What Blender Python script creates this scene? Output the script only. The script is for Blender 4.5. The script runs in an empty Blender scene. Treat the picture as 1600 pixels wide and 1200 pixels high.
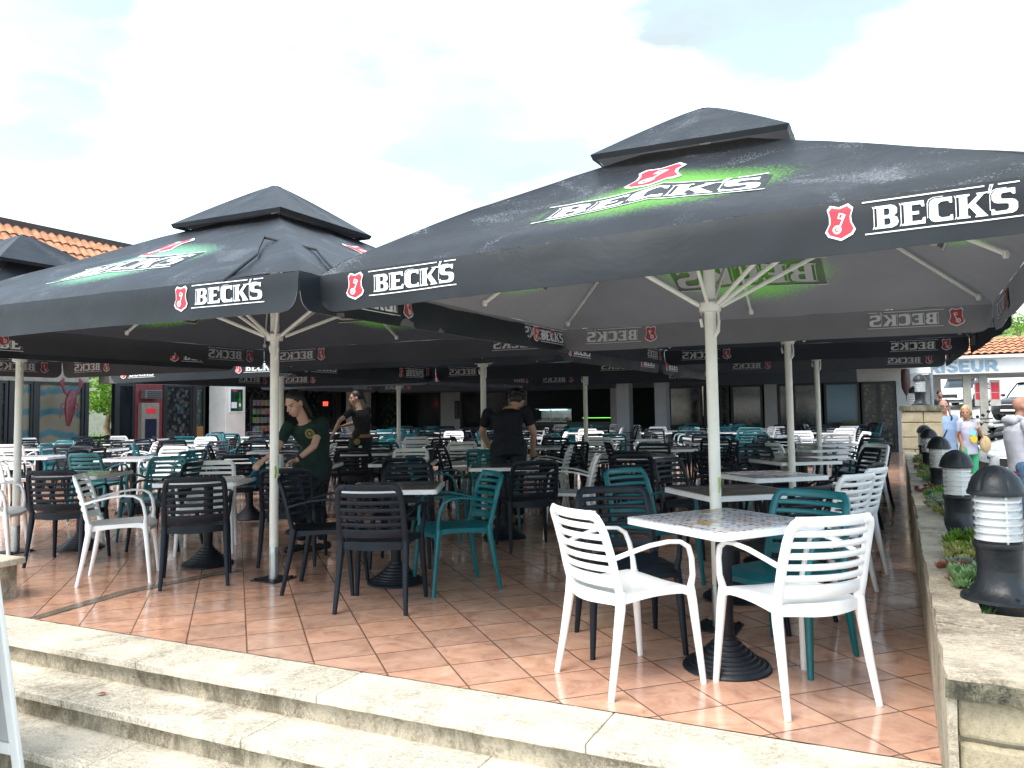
import bpy, bmesh, math, random
from mathutils import Vector, Matrix, noise
from mathutils.geometry import tessellate_polygon
R = math.radians
rnd = random.Random(7)
scn = bpy.context.scene
COL = scn.collection

# ------------------------------------------------------------------ camera, sky, sun, exposure
cd = bpy.data.cameras.new('camera'); cam = bpy.data.objects.new('camera', cd); COL.objects.link(cam)
cd.sensor_fit = 'HORIZONTAL'; cd.sensor_width = 36.0; cd.lens = 1237.5 / 1600 * 36
cd.shift_y = -36.0 / 1600; cd.clip_start = .05; cd.clip_end = 2000
rx, ux, fx = (Vector(v).normalized() for v in ((.89996, .43577, -.01373), (.03920, -.04951, .99800), (-.43422, .89870, .06164)))
cam.matrix_world = Matrix(((rx.x, ux.x, -fx.x, 0), (rx.y, ux.y, -fx.y, 0), (rx.z, ux.z, -fx.z, 1.28), (0, 0, 0, 1)))
scn.camera = cam
scn.view_settings.view_transform = 'Standard'; scn.view_settings.look = 'None'
scn.view_settings.exposure = 1.55; scn.view_settings.gamma = 1.0
SUN_EL, SUN_AZ = 58.0, 200.0          # azimuth of the sun, degrees clockwise from +Y
wd = bpy.data.worlds.new('World'); scn.world = wd; wd.use_nodes = True
nt = wd.node_tree; nt.nodes.clear()
def wn(t, **k):
    n = nt.nodes.new(t)
    for a, b in k.items(): setattr(n, a, b)
    return n
out = wn('ShaderNodeOutputWorld'); bg = wn('ShaderNodeBackground'); bg.inputs[1].default_value = .1
sky = wn('ShaderNodeTexSky', sky_type='NISHITA', sun_disc=False, sun_elevation=R(SUN_EL), sun_rotation=R(SUN_AZ), dust_density=2.0, ozone_density=1.5)
tc = wn('ShaderNodeTexCoord'); mp = wn('ShaderNodeMapping'); mp.inputs['Scale'].default_value = (1.0, 1.0, 2.6)
mp.inputs['Rotation'].default_value = (0, 0, .5); mp.inputs['Location'].default_value = (.35, .1, .2)
n1 = wn('ShaderNodeTexNoise'); n1.inputs['Scale'].default_value = 2.1; n1.inputs['Detail'].default_value = 7; n1.inputs['Roughness'].default_value = .52; n1.inputs['Distortion'].default_value = .35
r1 = wn('ShaderNodeValToRGB'); r1.color_ramp.elements[0].position = .38; r1.color_ramp.elements[1].position = .62
n2 = wn('ShaderNodeTexNoise'); n2.inputs['Scale'].default_value = 3.4; n2.inputs['Detail'].default_value = 6
r2 = wn('ShaderNodeValToRGB')
r2.color_ramp.elements[0].position = .36; r2.color_ramp.elements[0].color = (2.6, 3.0, 3.2, 1)
r2.color_ramp.elements[1].position = .50; r2.color_ramp.elements[1].color = (6.4, 6.9, 7.3, 1)
mul = wn('ShaderNodeMix', data_type='RGBA', blend_type='MULTIPLY'); mul.inputs[0].default_value = 1; mul.inputs[7].default_value = (2.15, 2.15, 1.85, 1)
mx = wn('ShaderNodeMix', data_type='RGBA')
L = nt.links.new
L(tc.outputs['Generated'], mp.inputs[0]); L(mp.outputs[0], n1.inputs['Vector']); L(mp.outputs[0], n2.inputs['Vector'])
L(n1.outputs[0], r1.inputs[0]); L(n2.outputs[0], r2.inputs[0]); L(sky.outputs[0], mul.inputs[6])
L(r1.outputs[0], mx.inputs[0]); L(mul.outputs[2], mx.inputs[6]); L(r2.outputs[0], mx.inputs[7])
L(mx.outputs[2], bg.inputs[0]); L(bg.outputs[0], out.inputs[0])
sd = bpy.data.lights.new('sun', 'SUN'); sun = bpy.data.objects.new('sun', sd); COL.objects.link(sun)
sd.energy = 1.5; sd.angle = R(38); sd.color = (1, .96, .9)
az = R(SUN_AZ); el = R(SUN_EL)
sdir = Vector((math.sin(az) * math.cos(el), math.cos(az) * math.cos(el), math.sin(el)))
sun.rotation_euler = sdir.to_track_quat('Z', 'Y').to_euler(); sun.location = (0, -5, 12)
scn.cycles.max_bounces = 8; scn.cycles.transparent_max_bounces = 12; scn.cycles.caustics_reflective = False; scn.cycles.caustics_refractive = False
try: scn.cycles.use_denoising = True
except Exception: pass

# ------------------------------------------------------------------ materials
class NT:
    def __init__(s, name):
        s.m = bpy.data.materials.new(name); s.m.use_nodes = True; s.t = s.m.node_tree; s.b = s.t.nodes['Principled BSDF']
        s.co = s.n('ShaderNodeTexCoord').outputs['Object']
    def n(s, t, **k):
        q = s.t.nodes.new(t)
        for a, b in k.items(): setattr(q, a, b)
        return q
    def l(s, a, b): s.t.links.new(a, b)
    def val(s, v, inp):
        if isinstance(v, (int, float)): inp.default_value = v
        elif isinstance(v, tuple): inp.default_value = (*v, 1) if len(v) == 3 and inp.type == 'RGBA' else v
        else: s.l(v, inp)
    def math(s, op, a, b=0.0, c=0.0):
        q = s.n('ShaderNodeMath', operation=op); s.val(a, q.inputs[0]); s.val(b, q.inputs[1]); s.val(c, q.inputs[2]); return q.outputs[0]
    def noise(s, sc, det=4, rough=.5, dist=0, vec=None, scale=None):
        q = s.n('ShaderNodeTexNoise'); q.inputs['Scale'].default_value = sc; q.inputs['Detail'].default_value = det
        q.inputs['Roughness'].default_value = rough; q.inputs['Distortion'].default_value = dist
        v = vec or s.co
        if scale:
            mpn = s.n('ShaderNodeMapping'); mpn.inputs['Scale'].default_value = scale; s.l(v, mpn.inputs[0]); v = mpn.outputs[0]
        s.l(v, q.inputs['Vector']); return q.outputs[0]
    def ramp(s, f, *st):
        q = s.n('ShaderNodeValToRGB'); e = q.color_ramp.elements
        while len(e) < len(st): e.new(.5)
        for x, (p, c) in zip(e, st):
            x.position = p; x.color = (c, c, c, 1) if isinstance(c, (int, float)) else (*c, 1)
        s.l(f, q.inputs[0]); return q.outputs[0]
    def mix(s, f, a, b, mode='MIX'):
        q = s.n('ShaderNodeMix', data_type='RGBA', blend_type=mode); s.val(f, q.inputs[0]); s.val(a, q.inputs[6]); s.val(b, q.inputs[7]); return q.outputs[2]
    def bump(s, h, st=.2, d=.01):
        q = s.n('ShaderNodeBump'); q.inputs['Strength'].default_value = st; q.inputs['Distance'].default_value = d; s.l(h, q.inputs['Height']); s.l(q.outputs[0], s.b.inputs['Normal'])
    def set(s, **k):
        for a, v in k.items():
            s.val(v, s.b.inputs[{'col': 'Base Color', 'rough': 'Roughness', 'metal': 'Metallic', 'spec': 'Specular IOR Level', 'em': 'Emission Color', 'es': 'Emission Strength', 'coat': 'Coat Weight', 'alpha': 'Alpha', 'trans': 'Transmission Weight', 'sheen': 'Sheen Weight'}[a]])
        return s.m
MC = {}
def M(name, col, rough=.5, metal=0., var=.12, sc=8., bump=0., spec=.5, bsc=None):
    if name in MC: return MC[name]
    s = NT(name); f = s.noise(sc, 5, .6)
    c2 = tuple(max(0, x * (1 - var * 2)) for x in col); c3 = tuple(min(1, x * (1 + var)) for x in col)
    s.set(col=s.ramp(f, (.3, c2), (.7, c3)), rough=s.math('MULTIPLY_ADD', s.noise(sc * 2.3, 3), .25, rough - .12), metal=metal, spec=spec)
    if bump: s.bump(s.noise(bsc or sc * 4, 4), bump, .01)
    MC[name] = s.m; return s.m
def EM(name, col, st):
    s = NT(name); MC[name] = s.set(col=col, em=col, es=st); return s.m

WHITE = M('white_plastic', (.84, .85, .86), .36, var=.02, bump=.03, bsc=180)
BLACK = M('anthracite_plastic', (.0055, .0105, .019), .45, var=.12, bump=.04, bsc=200, spec=.28)
TEAL = M('teal_plastic', (.0, .125, .15), .38, var=.06, bump=.03, bsc=180)
STEEL = M('galvanised_steel', (.45, .46, .46), .35, .9)
POLE = M('cream_painted_pole', (.80, .79, .73), .38, var=.05)
IRON = M('black_cast_iron', (.007, .0105, .017), .42, var=.2, bump=.1, spec=.35)
GLASSD = M('dark_glass', (.008, .012, .016), .13, var=.3, sc=2, spec=.8)
FRAME = M('dark_window_frame', (.015, .017, .02), .4)
WALLW = M('white_render', (.72, .70, .67), .8, var=.06, sc=3, bump=.15, bsc=60)
WALLG = M('grey_render', (.22, .25, .28), .8, var=.06, sc=3, bump=.15)
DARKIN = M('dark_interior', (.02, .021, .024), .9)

def mat_floor():
    s = NT('wet_terracotta_tiles'); sep = s.n('ShaderNodeSeparateXYZ'); s.l(s.co, sep.inputs[0]); x, y = sep.outputs[0], sep.outputs[1]
    k = math.sqrt(.5); T = .321
    u = s.math('DIVIDE', s.math('SUBTRACT', s.math('MULTIPLY', s.math('ADD', x, y), k), .065), T)
    v = s.math('DIVIDE', s.math('SUBTRACT', s.math('MULTIPLY', s.math('SUBTRACT', y, x), k), 2.68), T)
    def edge(c):
        f = s.math('FRACT', c); return s.math('MINIMUM', f, s.math('SUBTRACT', 1.0, f))
    g = s.math('MINIMUM', edge(u), edge(v)); grout = s.ramp(g, (.010, 1.0), (.018, 0.0))
    cb = s.n('ShaderNodeCombineXYZ'); s.l(s.math('FLOOR', u), cb.inputs[0]); s.l(s.math('FLOOR', v), cb.inputs[1])
    wn_ = s.n('ShaderNodeTexWhiteNoise', noise_dimensions='2D'); s.l(cb.outputs[0], wn_.inputs[0])
    # offset the mottling per tile so that it breaks at the joints
    ad = s.n('ShaderNodeVectorMath', operation='MULTIPLY_ADD'); s.l(wn_.outputs['Color'], ad.inputs[0]); ad.inputs[1].default_value = (9, 9, 9); s.l(s.co, ad.inputs[2])
    f = s.noise(5.5, 6, .62, 1.1, vec=ad.outputs[0]); f2 = s.noise(26, 4, .6, .5, vec=ad.outputs[0])
    c = s.ramp(f, (.30, (.38, .185, .122)), (.47, (.53, .285, .19)), (.62, (.61, .355, .245)), (.78, (.68, .45, .335)))
    c = s.mix(s.ramp(f2, (.45, 0.), (.7, .30)), c, (.60, .40, .30))
    hv = s.n('ShaderNodeHueSaturation'); s.l(c, hv.inputs['Color']); s.l(s.math('MULTIPLY_ADD', wn_.outputs[0], .22, .84), hv.inputs['Value']); s.l(s.math('MULTIPLY_ADD', wn_.outputs[0], .12, .88), hv.inputs['Saturation'])
    c = s.mix(s.math('MULTIPLY', grout, .78), hv.outputs[0], (.055, .032, .024))
    dirt = s.ramp(s.noise(1.3, 5, .7), (.5, 0.), (.75, .35)); c = s.mix(dirt, c, (.13, .085, .06))
    wet = s.noise(1.7, 5, .65, .4)
    ro = s.ramp(wet, (.36, .05), (.52, .13), (.70, .24))
    s.set(col=c, rough=ro, spec=.75)
    h = s.math('SUBTRACT', s.math('MULTIPLY_ADD', s.noise(14, 3), .22, s.math('MULTIPLY', s.noise(48, 3, .6), .16)), s.math('MULTIPLY', grout, .55))
    s.bump(h, .32, .004); return s.m
def mat_stone(name, base, dirt, streak=False, amt=.55):
    s = NT(name); f = s.noise(7, 7, .65); c = s.ramp(f, (.3, tuple(b * .78 for b in base)), (.7, base))
    c = s.mix(s.ramp(s.noise(75, 6, .8), (.51, 0.), (.58, .42)), c, tuple(b * .42 for b in base))
    big = s.noise(1.6, 6, .7, .4); fine = s.noise(38, 6, .8, .6)
    d = s.ramp(s.math('ADD', s.math('MULTIPLY', big, .62), s.math('MULTIPLY', fine, .45)), (.54, 0.), (.66, amt))
    c = s.mix(d, c, dirt); fl = s.noise(34, 8, .9, 1.4, scale=(1, 2.4, 1)); pm = s.ramp(s.noise(2.4, 4, .6, .6), (.42, 0.), (.58, 1.)); c = s.mix(s.math('MULTIPLY', s.ramp(fl, (.49, 0.), (.53, amt)), pm), c, tuple(q * 1.3 for q in dirt))
    if streak:
        st = s.noise(3.2, 8, .78, .9, scale=(1, 1, .5)); c = s.mix(s.ramp(st, (.46, 0.), (.60, .8)), c, tuple(q * 1.2 for q in dirt))
    s.set(col=c, rough=.82, spec=.3); s.bump(s.math('ADD', s.math('MULTIPLY', fine, .9), s.math('MULTIPLY', s.noise(11, 5), .8)), .8, .008); return s.m
FLOOR = mat_floor()
TREAD = mat_stone('limestone_tread', (.72, .655, .54), (.12, .10, .075), amt=.66)
RISER = mat_stone('stained_riser', (.58, .51, .40), (.10, .085, .055), True, .75)
CAPST = mat_stone('rough_coping_stone', (.52, .45, .35), (.10, .08, .055), amt=.75)
SAND = mat_stone('sandstone_block', (.44, .375, .26), (.20, .16, .10), amt=.4)
MOSS = mat_stone('mossy_stone_edge', (.22, .20, .14), (.018, .018, .013), True, 1.0)
MORTAR = M('mortar', (.27, .23, .16), .9, bump=.3)
def mat_ground():
    s = NT('pale_street_paving'); f = s.noise(.8, 6, .6)
    s.set(col=s.ramp(f, (.3, (.34, .33, .31)), (.7, (.46, .45, .43))), rough=.75); s.bump(s.noise(40, 4), .2, .01); return s.m
GROUND = mat_ground()
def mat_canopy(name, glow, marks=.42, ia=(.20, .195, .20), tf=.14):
    s = NT(name); uv = s.n('ShaderNodeUVMap'); uv.uv_map = 'panel'; sep = s.n('ShaderNodeSeparateXYZ'); s.l(uv.outputs[0], sep.inputs[0]); x, y = sep.outputs[0], sep.outputs[1]
    nz = s.noise(9, 5, .7, .6); o = s.t.nodes['Material Output']; m = 0.0
    if glow:
        fz = s.noise(60, 3, .6, vec=uv.outputs[0]); dx = s.math('DIVIDE', s.math('ADD', x, .0), .64); dy = s.math('DIVIDE', s.math('SUBTRACT', s.math('SUBTRACT', y, .58), s.math('MULTIPLY', x, .16)), .42)
        d = s.math('ADD', s.math('POWER', s.math('ABSOLUTE', dx), 1.6), s.math('POWER', s.math('ABSOLUTE', dy), 1.6))
        m = s.math('MULTIPLY', s.ramp(s.math('ADD', d, s.math('MULTIPLY', s.math('SUBTRACT', fz, .5), 1.2)), (.25, 1.), (1.05, 0.)), .9)
    base = s.ramp(s.noise(4, 5), (.3, (.007, .010, .014)), (.7, (.012, .017, .023)))
    c = s.mix(m, base, glow or (0, 0, 0))
    if marks:
        spn = s.noise(120, 2, .5); band = s.noise(1.9, 3, .6, 1.2, scale=(1, 1, .6))
        c = s.mix(s.ramp(s.math('ADD', s.math('MULTIPLY', spn, .50), s.math('MULTIPLY', band, .66)), (.665, 0.), (.72, marks)), c, (.28, .31, .34))
    s.set(col=c, rough=s.math('MULTIPLY_ADD', nz, .25, .33), spec=.36)
    s.bump(s.math('ADD', s.noise(2.2, 4, .6, .8), s.math('MULTIPLY', s.noise(300, 2), .02)), .35, .02)
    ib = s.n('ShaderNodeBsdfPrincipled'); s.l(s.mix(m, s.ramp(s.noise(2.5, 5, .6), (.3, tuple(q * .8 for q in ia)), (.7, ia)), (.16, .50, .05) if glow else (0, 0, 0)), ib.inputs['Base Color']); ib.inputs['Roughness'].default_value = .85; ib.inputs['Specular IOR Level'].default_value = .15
    geo = s.n('ShaderNodeNewGeometry'); m1 = s.n('ShaderNodeMixShader'); s.l(geo.outputs['Backfacing'], m1.inputs[0]); s.l(s.b.outputs[0], m1.inputs[1]); s.l(ib.outputs[0], m1.inputs[2])
    tr = s.n('ShaderNodeBsdfTranslucent'); s.l(s.mix(m, ia, (.25, .95, .05)), tr.inputs[0]); m2 = s.n('ShaderNodeMixShader'); m2.inputs[0].default_value = tf
    s.l(m1.outputs[0], m2.inputs[1]); s.l(tr.outputs[0], m2.inputs[2]); s.l(m2.outputs[0], o.inputs[0]); return s.m
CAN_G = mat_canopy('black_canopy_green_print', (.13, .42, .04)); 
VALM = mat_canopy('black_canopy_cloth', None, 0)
DI = (.045, .050, .062); CAN_M = mat_canopy('black_canopy_mint_print', (.20, .50, .30), .25, (.075, .075, .085), .10); VALD = mat_canopy('shade_toned_canopy_cloth', None, 0, DI, .06); VALB = mat_canopy('half_shade_toned_canopy_cloth', None, 0, (.075, .075, .085), .08); CAN_D = mat_canopy('shade_toned_canopy_green_print', (.13, .42, .04), .42, DI, .10)  # bluish underside shade put into the colour; nearest parasol keeps a paler copy
PRW = M('white_print', (.80, .82, .84), .5, var=.03); PRR = M('red_print', (.72, .02, .04), .5, var=.05)
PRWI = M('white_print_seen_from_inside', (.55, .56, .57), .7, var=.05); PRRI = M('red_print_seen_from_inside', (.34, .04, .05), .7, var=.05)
PRD = M('black_print', (.012, .015, .02), .5)

# ------------------------------------------------------------------ mesh helpers
class MB:
    def __init__(s): s.v = []; s.f = []; s.m = []; s.uv = {}
    def face(s, idx, mi=0): s.f.append(tuple(idx)); s.m.append(mi)
    def add(s, vs, fs, mi=0):
        o = len(s.v); s.v += [tuple(q) for q in vs]
        for q in fs: s.face([o + i for i in q], mi)
    def box(s, a, b, mi=0, mat=None):
        x0, y0, z0 = a; x1, y1, z1 = b
        vs = [(x0, y0, z0), (x1, y0, z0), (x1, y1, z0), (x0, y1, z0), (x0, y0, z1), (x1, y0, z1), (x1, y1, z1), (x0, y1, z1)]
        if mat: vs = [mat @ Vector(q) for q in vs]
        s.add(vs, [(0, 3, 2, 1), (4, 5, 6, 7), (0, 1, 5, 4), (1, 2, 6, 5), (2, 3, 7, 6), (3, 0, 4, 7)], mi)
    def sweep(s, pts, sec, ref=(0, 0, 1), n=8, mi=0, p=2.6, cap=True):
        pts = [Vector(q) for q in pts]; ref = Vector(ref)
        if isinstance(sec, tuple): sec = [sec] * len(pts)
        o = len(s.v)
        for i, q in enumerate(pts):
            t = (pts[min(i + 1, len(pts) - 1)] - pts[max(i - 1, 0)]).normalized()
            sd_ = ref - t * ref.dot(t)
            if sd_.length < 1e-4: sd_ = Vector((1, 0, 0)) - t * t.x
            sd_.normalize(); nn = t.cross(sd_)
            a, b = sec[i]
            for k in range(n):
                ph = 2 * math.pi * (k + .5) / n; c, d = math.cos(ph), math.sin(ph)
                c = math.copysign(abs(c) ** (2 / p), c); d = math.copysign(abs(d) ** (2 / p), d)
                s.v.append(tuple(q + sd_ * a * c + nn * b * d))
        for i in range(len(pts) - 1):
            for k in range(n):
                a0 = o + i * n + k; a1 = o + i * n + (k + 1) % n; s.face((a0, a1, a1 + n, a0 + n), mi)
        if cap:
            s.face([o + k for k in reversed(range(n))], mi); e = o + (len(pts) - 1) * n; s.face([e + k for k in range(n)], mi)
    def tube(s, a, b, r, r2=None, n=10, mi=0): s.sweep([a, b], [(r, r), (r2 or r, r2 or r)], n=n, mi=mi, p=2, ref=(.3, .2, 1) if abs(Vector(b)[2] - Vector(a)[2]) < .9 * (Vector(b) - Vector(a)).length else (1, 0, 0))
    def lathe(s, prof, c=(0, 0, 0), n=24, mi=0, close=True, fn=None):
        o = len(s.v)
        for (r, z) in prof:
            for k in range(n):
                ph = 2 * math.pi * k / n; rr = fn(r, z, ph) if fn else r
                s.v.append((c[0] + rr * math.cos(ph), c[1] + rr * math.sin(ph), c[2] + z))
        for i in range(len(prof) - 1):
            for k in range(n):
                a0 = o + i * n + k; a1 = o + i * n + (k + 1) % n; s.face((a0, a1, a1 + n, a0 + n), mi)
        if close:
            s.face([o + k for k in reversed(range(n))], mi); e = o + (len(prof) - 1) * n; s.face([e + k for k in range(n)], mi)
    def grid(s, nu, nv, fn, mi=0, flip=False, uvf=None):
        o = len(s.v)
        for j in range(nv + 1):
            for i in range(nu + 1):
                s.v.append(tuple(fn(i / nu, j / nv)))
                if uvf: s.uv[len(s.v) - 1] = uvf(i / nu, j / nv)
        for j in range(nv):
            for i in range(nu):
                a = o + j * (nu + 1) + i; q = (a, a + 1, a + nu + 2, a + nu + 1)
                s.face(q[::-1] if flip else q, mi)
    def prism(s, poly, z0, z1, mat=None, mi=0, holes=()):
        tri = tessellate_polygon([[Vector((*q, 0)) for q in poly]] + [[Vector((*q, 0)) for q in h] for h in holes])
        allp = list(poly) + [q for h in holes for q in h]; n = len(allp); o = len(s.v)
        for z in (z0, z1):
            for q in allp:
                w = Vector((q[0], q[1], z)); s.v.append(tuple(mat @ w if mat else w))
        for t in tri:
            a, b, c = (allp[i] for i in t); ar = (b[0] - a[0]) * (c[1] - a[1]) - (b[1] - a[1]) * (c[0] - a[0])
            t = t if ar > 0 else t[::-1]
            s.face([o + n + i for i in t], mi); s.face([o + i for i in t[::-1]], mi)
        k = 0
        for lp in [poly] + list(holes):
            m_ = len(lp); ar = sum(lp[i][0] * lp[(i + 1) % m_][1] - lp[(i + 1) % m_][0] * lp[i][1] for i in range(m_))
            for i in range(m_):
                a, b = o + k + i, o + k + (i + 1) % m_; q = (a, b, b + n, a + n)
                inner = k > 0
                s.face(q if (ar > 0) != inner else q[::-1], mi)
            k += m_
    def data(s, name, mats, smooth=True, auto=40):
        me = bpy.data.meshes.new(name); me.from_pydata(s.v, [], s.f); me.validate(clean_customdata=False)
        for m_ in (mats if isinstance(mats, (list, tuple)) else [mats]): me.materials.append(m_)
        if len(me.polygons) == len(s.m): me.polygons.foreach_set('material_index', s.m)
        if s.uv:
            ul = me.uv_layers.new(name='panel')
            for lp in me.loops: ul.data[lp.index].uv = s.uv.get(lp.vertex_index, (9, 9))
        if smooth:
            me.polygons.foreach_set('use_smooth', [True] * len(me.polygons))
            try: me.set_sharp_from_angle(angle=R(auto))
            except Exception: pass
        me.update(); return me
    def build(s, name, mats, parent=None, smooth=True, auto=40, **k):
        return link(name, s.data(name, mats, smooth, auto), parent, **k)
def link(name, data, parent=None, loc=None, rot=None, label=None, cat=None, group=None, kind=None):
    o = bpy.data.objects.new(name, data); COL.objects.link(o)
    if parent: o.parent = parent
    if loc: o.location = loc
    if rot is not None: o.rotation_euler = rot if isinstance(rot, tuple) else (0, 0, rot)
    return tag(o, label, cat, group, kind)
def tag(o, label=None, cat=None, group=None, kind=None):
    if label: o['label'] = label
    if cat: o['category'] = cat
    if group: o['group'] = group
    if kind: o['kind'] = kind
    return o
def thing(name, label, cat, loc=(0, 0, 0), rot=0, group=None): return link(name, None, None, loc, rot, label, cat, group)
def dup(root, loc, rot, label, group=None, mat=None):
    r = root.copy(); COL.objects.link(r); r.location = loc; r.rotation_euler = (0, 0, rot) if not isinstance(rot, tuple) else rot; r['label'] = label
    if group: r['group'] = group
    for c in root.children:
        d = c.copy(); COL.objects.link(d); d.parent = r
        for g in c.children:
            h = g.copy(); COL.objects.link(h); h.parent = d
    return r
def bevel(o, w=.01, seg=2):
    b = o.modifiers.new('bevel', 'BEVEL'); b.width = w; b.segments = seg; b.limit_method = 'ANGLE'; return o
def each(name, boxes, mat, parent, **k):
    for a, b in boxes: m = MB(); m.box(a, b); o = m.build(name, mat, parent, smooth=False, **k)
    return o
def rough_up(o, cuts, amp, sc, seed=0):
    """cut a stone mesh finely and knock its surface about"""
    bm = bmesh.new(); bm.from_mesh(o.data)
    for _ in range(cuts): bmesh.ops.subdivide_edges(bm, edges=[e for e in bm.edges if e.calc_length() > .05], cuts=1, use_grid_fill=True)
    for v in bm.verts:
        p = v.co * sc + Vector((seed, seed * .7, 0)); v.co += Vector((noise.noise(p), noise.noise(p + Vector((31, 0, 0))), noise.noise(p + Vector((0, 47, 0))))) * amp
    bm.to_mesh(o.data); bm.free(); return o

# ------------------------------------------------------------------ the setting
def ground_z(x, y):
    t = max(0.0, y - 22.0); return -.43 + (.072 * t if x > -.5 else .072 * t * max(0, 1 + (x + .5) / 6))
g = MB(); XS = [-400, -120, -60, -35, -22, -12, -6, -3, -.5, 0, 3, 6, 10, 16, 30, 60, 140, 400]; YS = [-300, -60, -20, -6, 0, 2, 3, 6, 12, 22, 24, 27, 30, 34, 38, 42, 46, 60, 120, 400, 900]
for j, y in enumerate(YS):
    for x in XS: g.v.append((x, y, ground_z(x, min(y, 46))))
for j in range(len(YS) - 1):
    for i in range(len(XS) - 1):
        a = j * len(XS) + i; g.face((a, a + 1, a + len(XS) + 1, a + len(XS)))
g.build('ground', GROUND, kind='structure')
m = MB(); m.add([(-24, 3.27, 0), (.1, 3.27, 0), (.1, 24.2, 0), (-24, 24.2, 0)], [(0, 1, 2, 3)]); m.build('terrace_floor', FLOOR, kind='structure')
# repair strip of grey cement let into the tiles
m = MB(); m.add([(-5.02, 3.275, .004), (-4.93, 3.275, .004), (-5.02, 4.0, .004), (-4.86, 4.95, .004), (-4.98, 4.95, .004), (-5.14, 4.0, .004)], [(0, 1, 2, 5), (5, 2, 3, 4)])
m.build('repair_strip', M('wet_grey_cement', (.17, .14, .11), .2, var=.2, sc=12), kind='structure')
def stair(k):
    z = -.14 * k; y0 = 2.92 - .25 * k; y1 = 3.265 if k == 0 else 3.20 - .25 * (k - 1) - .03
    m = MB(); x = -12.0; r = random.Random(k + 3)
    while x < .10:
        x2 = min(.10, x + r.uniform(1.0, 1.5)) if x > -8 else x + 2
        if .10 - x2 < .3: x2 = .10
        m.box((x + .002, y0, z - .04), (x2 - .002, y1 if k == 0 else y1 + .02, z)); x = x2
    o = m.build('stair_tread', TREAD, kind='structure', smooth=False)
    rough_up(o, 4, .0022, 16, k); bevel(o, .004, 1)
    m = MB(); m.box((-12, y0 + .05, z - .14), (.10, y0 + .30, z - .041)); o = m.build('stair_riser', RISER, kind='structure', smooth=False)
    rough_up(o, 3, .004, 7, k + 9)
for k in range(3): stair(k)
# fallen leaf on the second tread
m = MB(); m.add([(0, 0, .004), (.03, .014, .012), (.062, 0, .006), (.03, -.016, .010)], [(0, 1, 2, 3)]); m.build('fallen_leaf', M('brown_leaf', (.28, .09, .03), .6), loc=(-3.72, 2.78, -.137), rot=.5, label='small brown fallen leaf lying on the second stone step', cat='leaf')

# planter wall along the right of the terrace, with coping, soil bed and coursed front end
pw = thing('planter_wall', 'long low cream stone planter wall beside the terrace floor, lamps standing in it', 'wall', (.1, 2.61, 0))
Y1 = 14.4 - 2.61
m = MB(); m.box((-.004, .10, -.43), (.14, Y1, .455)); m.box((-.004, .012, -.43), (.022, .10, .455)); o = m.build('inner_wall', CAPST, pw, smooth=False); rough_up(o, 3, .008, 6)
m = MB(); m.box((.47, .06, -.43), (.60, Y1, .455)); o = m.build('outer_wall', CAPST, pw, smooth=False); rough_up(o, 3, .008, 6, 5)
m = MB(); y = .80; r = random.Random(4)
for (xa, xb) in ((0.0, .155), (.465, .62)):
    y = .80
    while y < Y1 - .05:
        y2 = min(Y1, y + r.uniform(.5, .95)); m.box((xa + r.uniform(-.006, .006), y + .003, .455), (xb + r.uniform(-.008, .008), y2 - .003, .51 + r.uniform(-.004, .004))); y = y2
o = m.build('coping', CAPST, pw, smooth=False); rough_up(o, 3, .009, 7, 2)
m = MB(); m.box((0, 0, .45), (.62, .36, .512)); m.box((0, .364, .452), (.62, .60, .508)); m.box((0, .604, .45), (.40, .80, .511)); m.box((.404, .604, .452), (.62, .80, .507))
o = m.build('front_slab', CAPST, pw, smooth=False); rough_up(o, 4, .009, 9, 8)
m = MB(); m.box((-.004, -.012, .447), (.624, 0.004, .500)); o = m.build('slab_edge', MOSS, pw, smooth=False); rough_up(o, 4, .008, 14, 1)
m = MB(); m.box((.022, .05, -.43), (.60, .30, .449)); m.build('core', MORTAR, pw, smooth=False)
m = MB(); z = .440; r = random.Random(11)
for hh in (.125, .145, .12, .15, .13, .12):
    x = .016
    while x < .60:
        w = r.uniform(.2, .42); x2 = min(.606, x + w)
        if .606 - x2 < .1: x2 = .606
        m.box((x + .006, .028 + r.uniform(-.006, .006), z - hh + .012), (x2 - .006, .10, z)); x = x2
    z -= hh
o = m.build('face_blocks', SAND, pw, smooth=False); rough_up(o, 3, .007, 8, 3); bevel(o, .012, 2)
m = MB(); m.box((.152, .81, .38), (.468, Y1 - .02, .44)); o = m.build('soil_bed', M('dark_soil', (.045, .03, .02), .95, var=.3, sc=30, bump=.8), smooth=False, loc=(.1, 2.61, 0), kind='structure'); rough_up(o, 3, .02, 9)

# stone pier at the far end of the planter
sp = thing('stone_pier', 'square sandstone block pier at the far end of the planter, lamp on top', 'pillar', (.37, 14.95, -.43))
m = MB(); m.box((-.27, -.27, 0), (.27, .27, 1.60)); m.build('core', MORTAR, sp, smooth=False)
m = MB(); z = 0.02; r = random.Random(2)
for hh in (.22, .26, .2, .27, .2, .24, .18):
    for sdn in range(4):
        M4 = Matrix.Rotation(sdn * math.pi / 2, 4, 'Z'); x = -.30
        while x < .26:
            x2 = x + r.uniform(.16, .34)
            if x2 > .20: x2 = .30
            m.box((x + .006, -.30, z + .006), (x2 - .006, -.24, min(1.6, z + hh) - .006), mat=M4); x = x2
    z += hh
o = m.build('blocks', SAND, sp, smooth=False); rough_up(o, 2, .006, 8); bevel(o, .008, 2)
m = MB(); m.box((-.33, -.33, 1.60), (.33, .33, 1.69)); o = m.build('cap', MOSS, sp, smooth=False); rough_up(o, 3, .006, 9)

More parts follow.
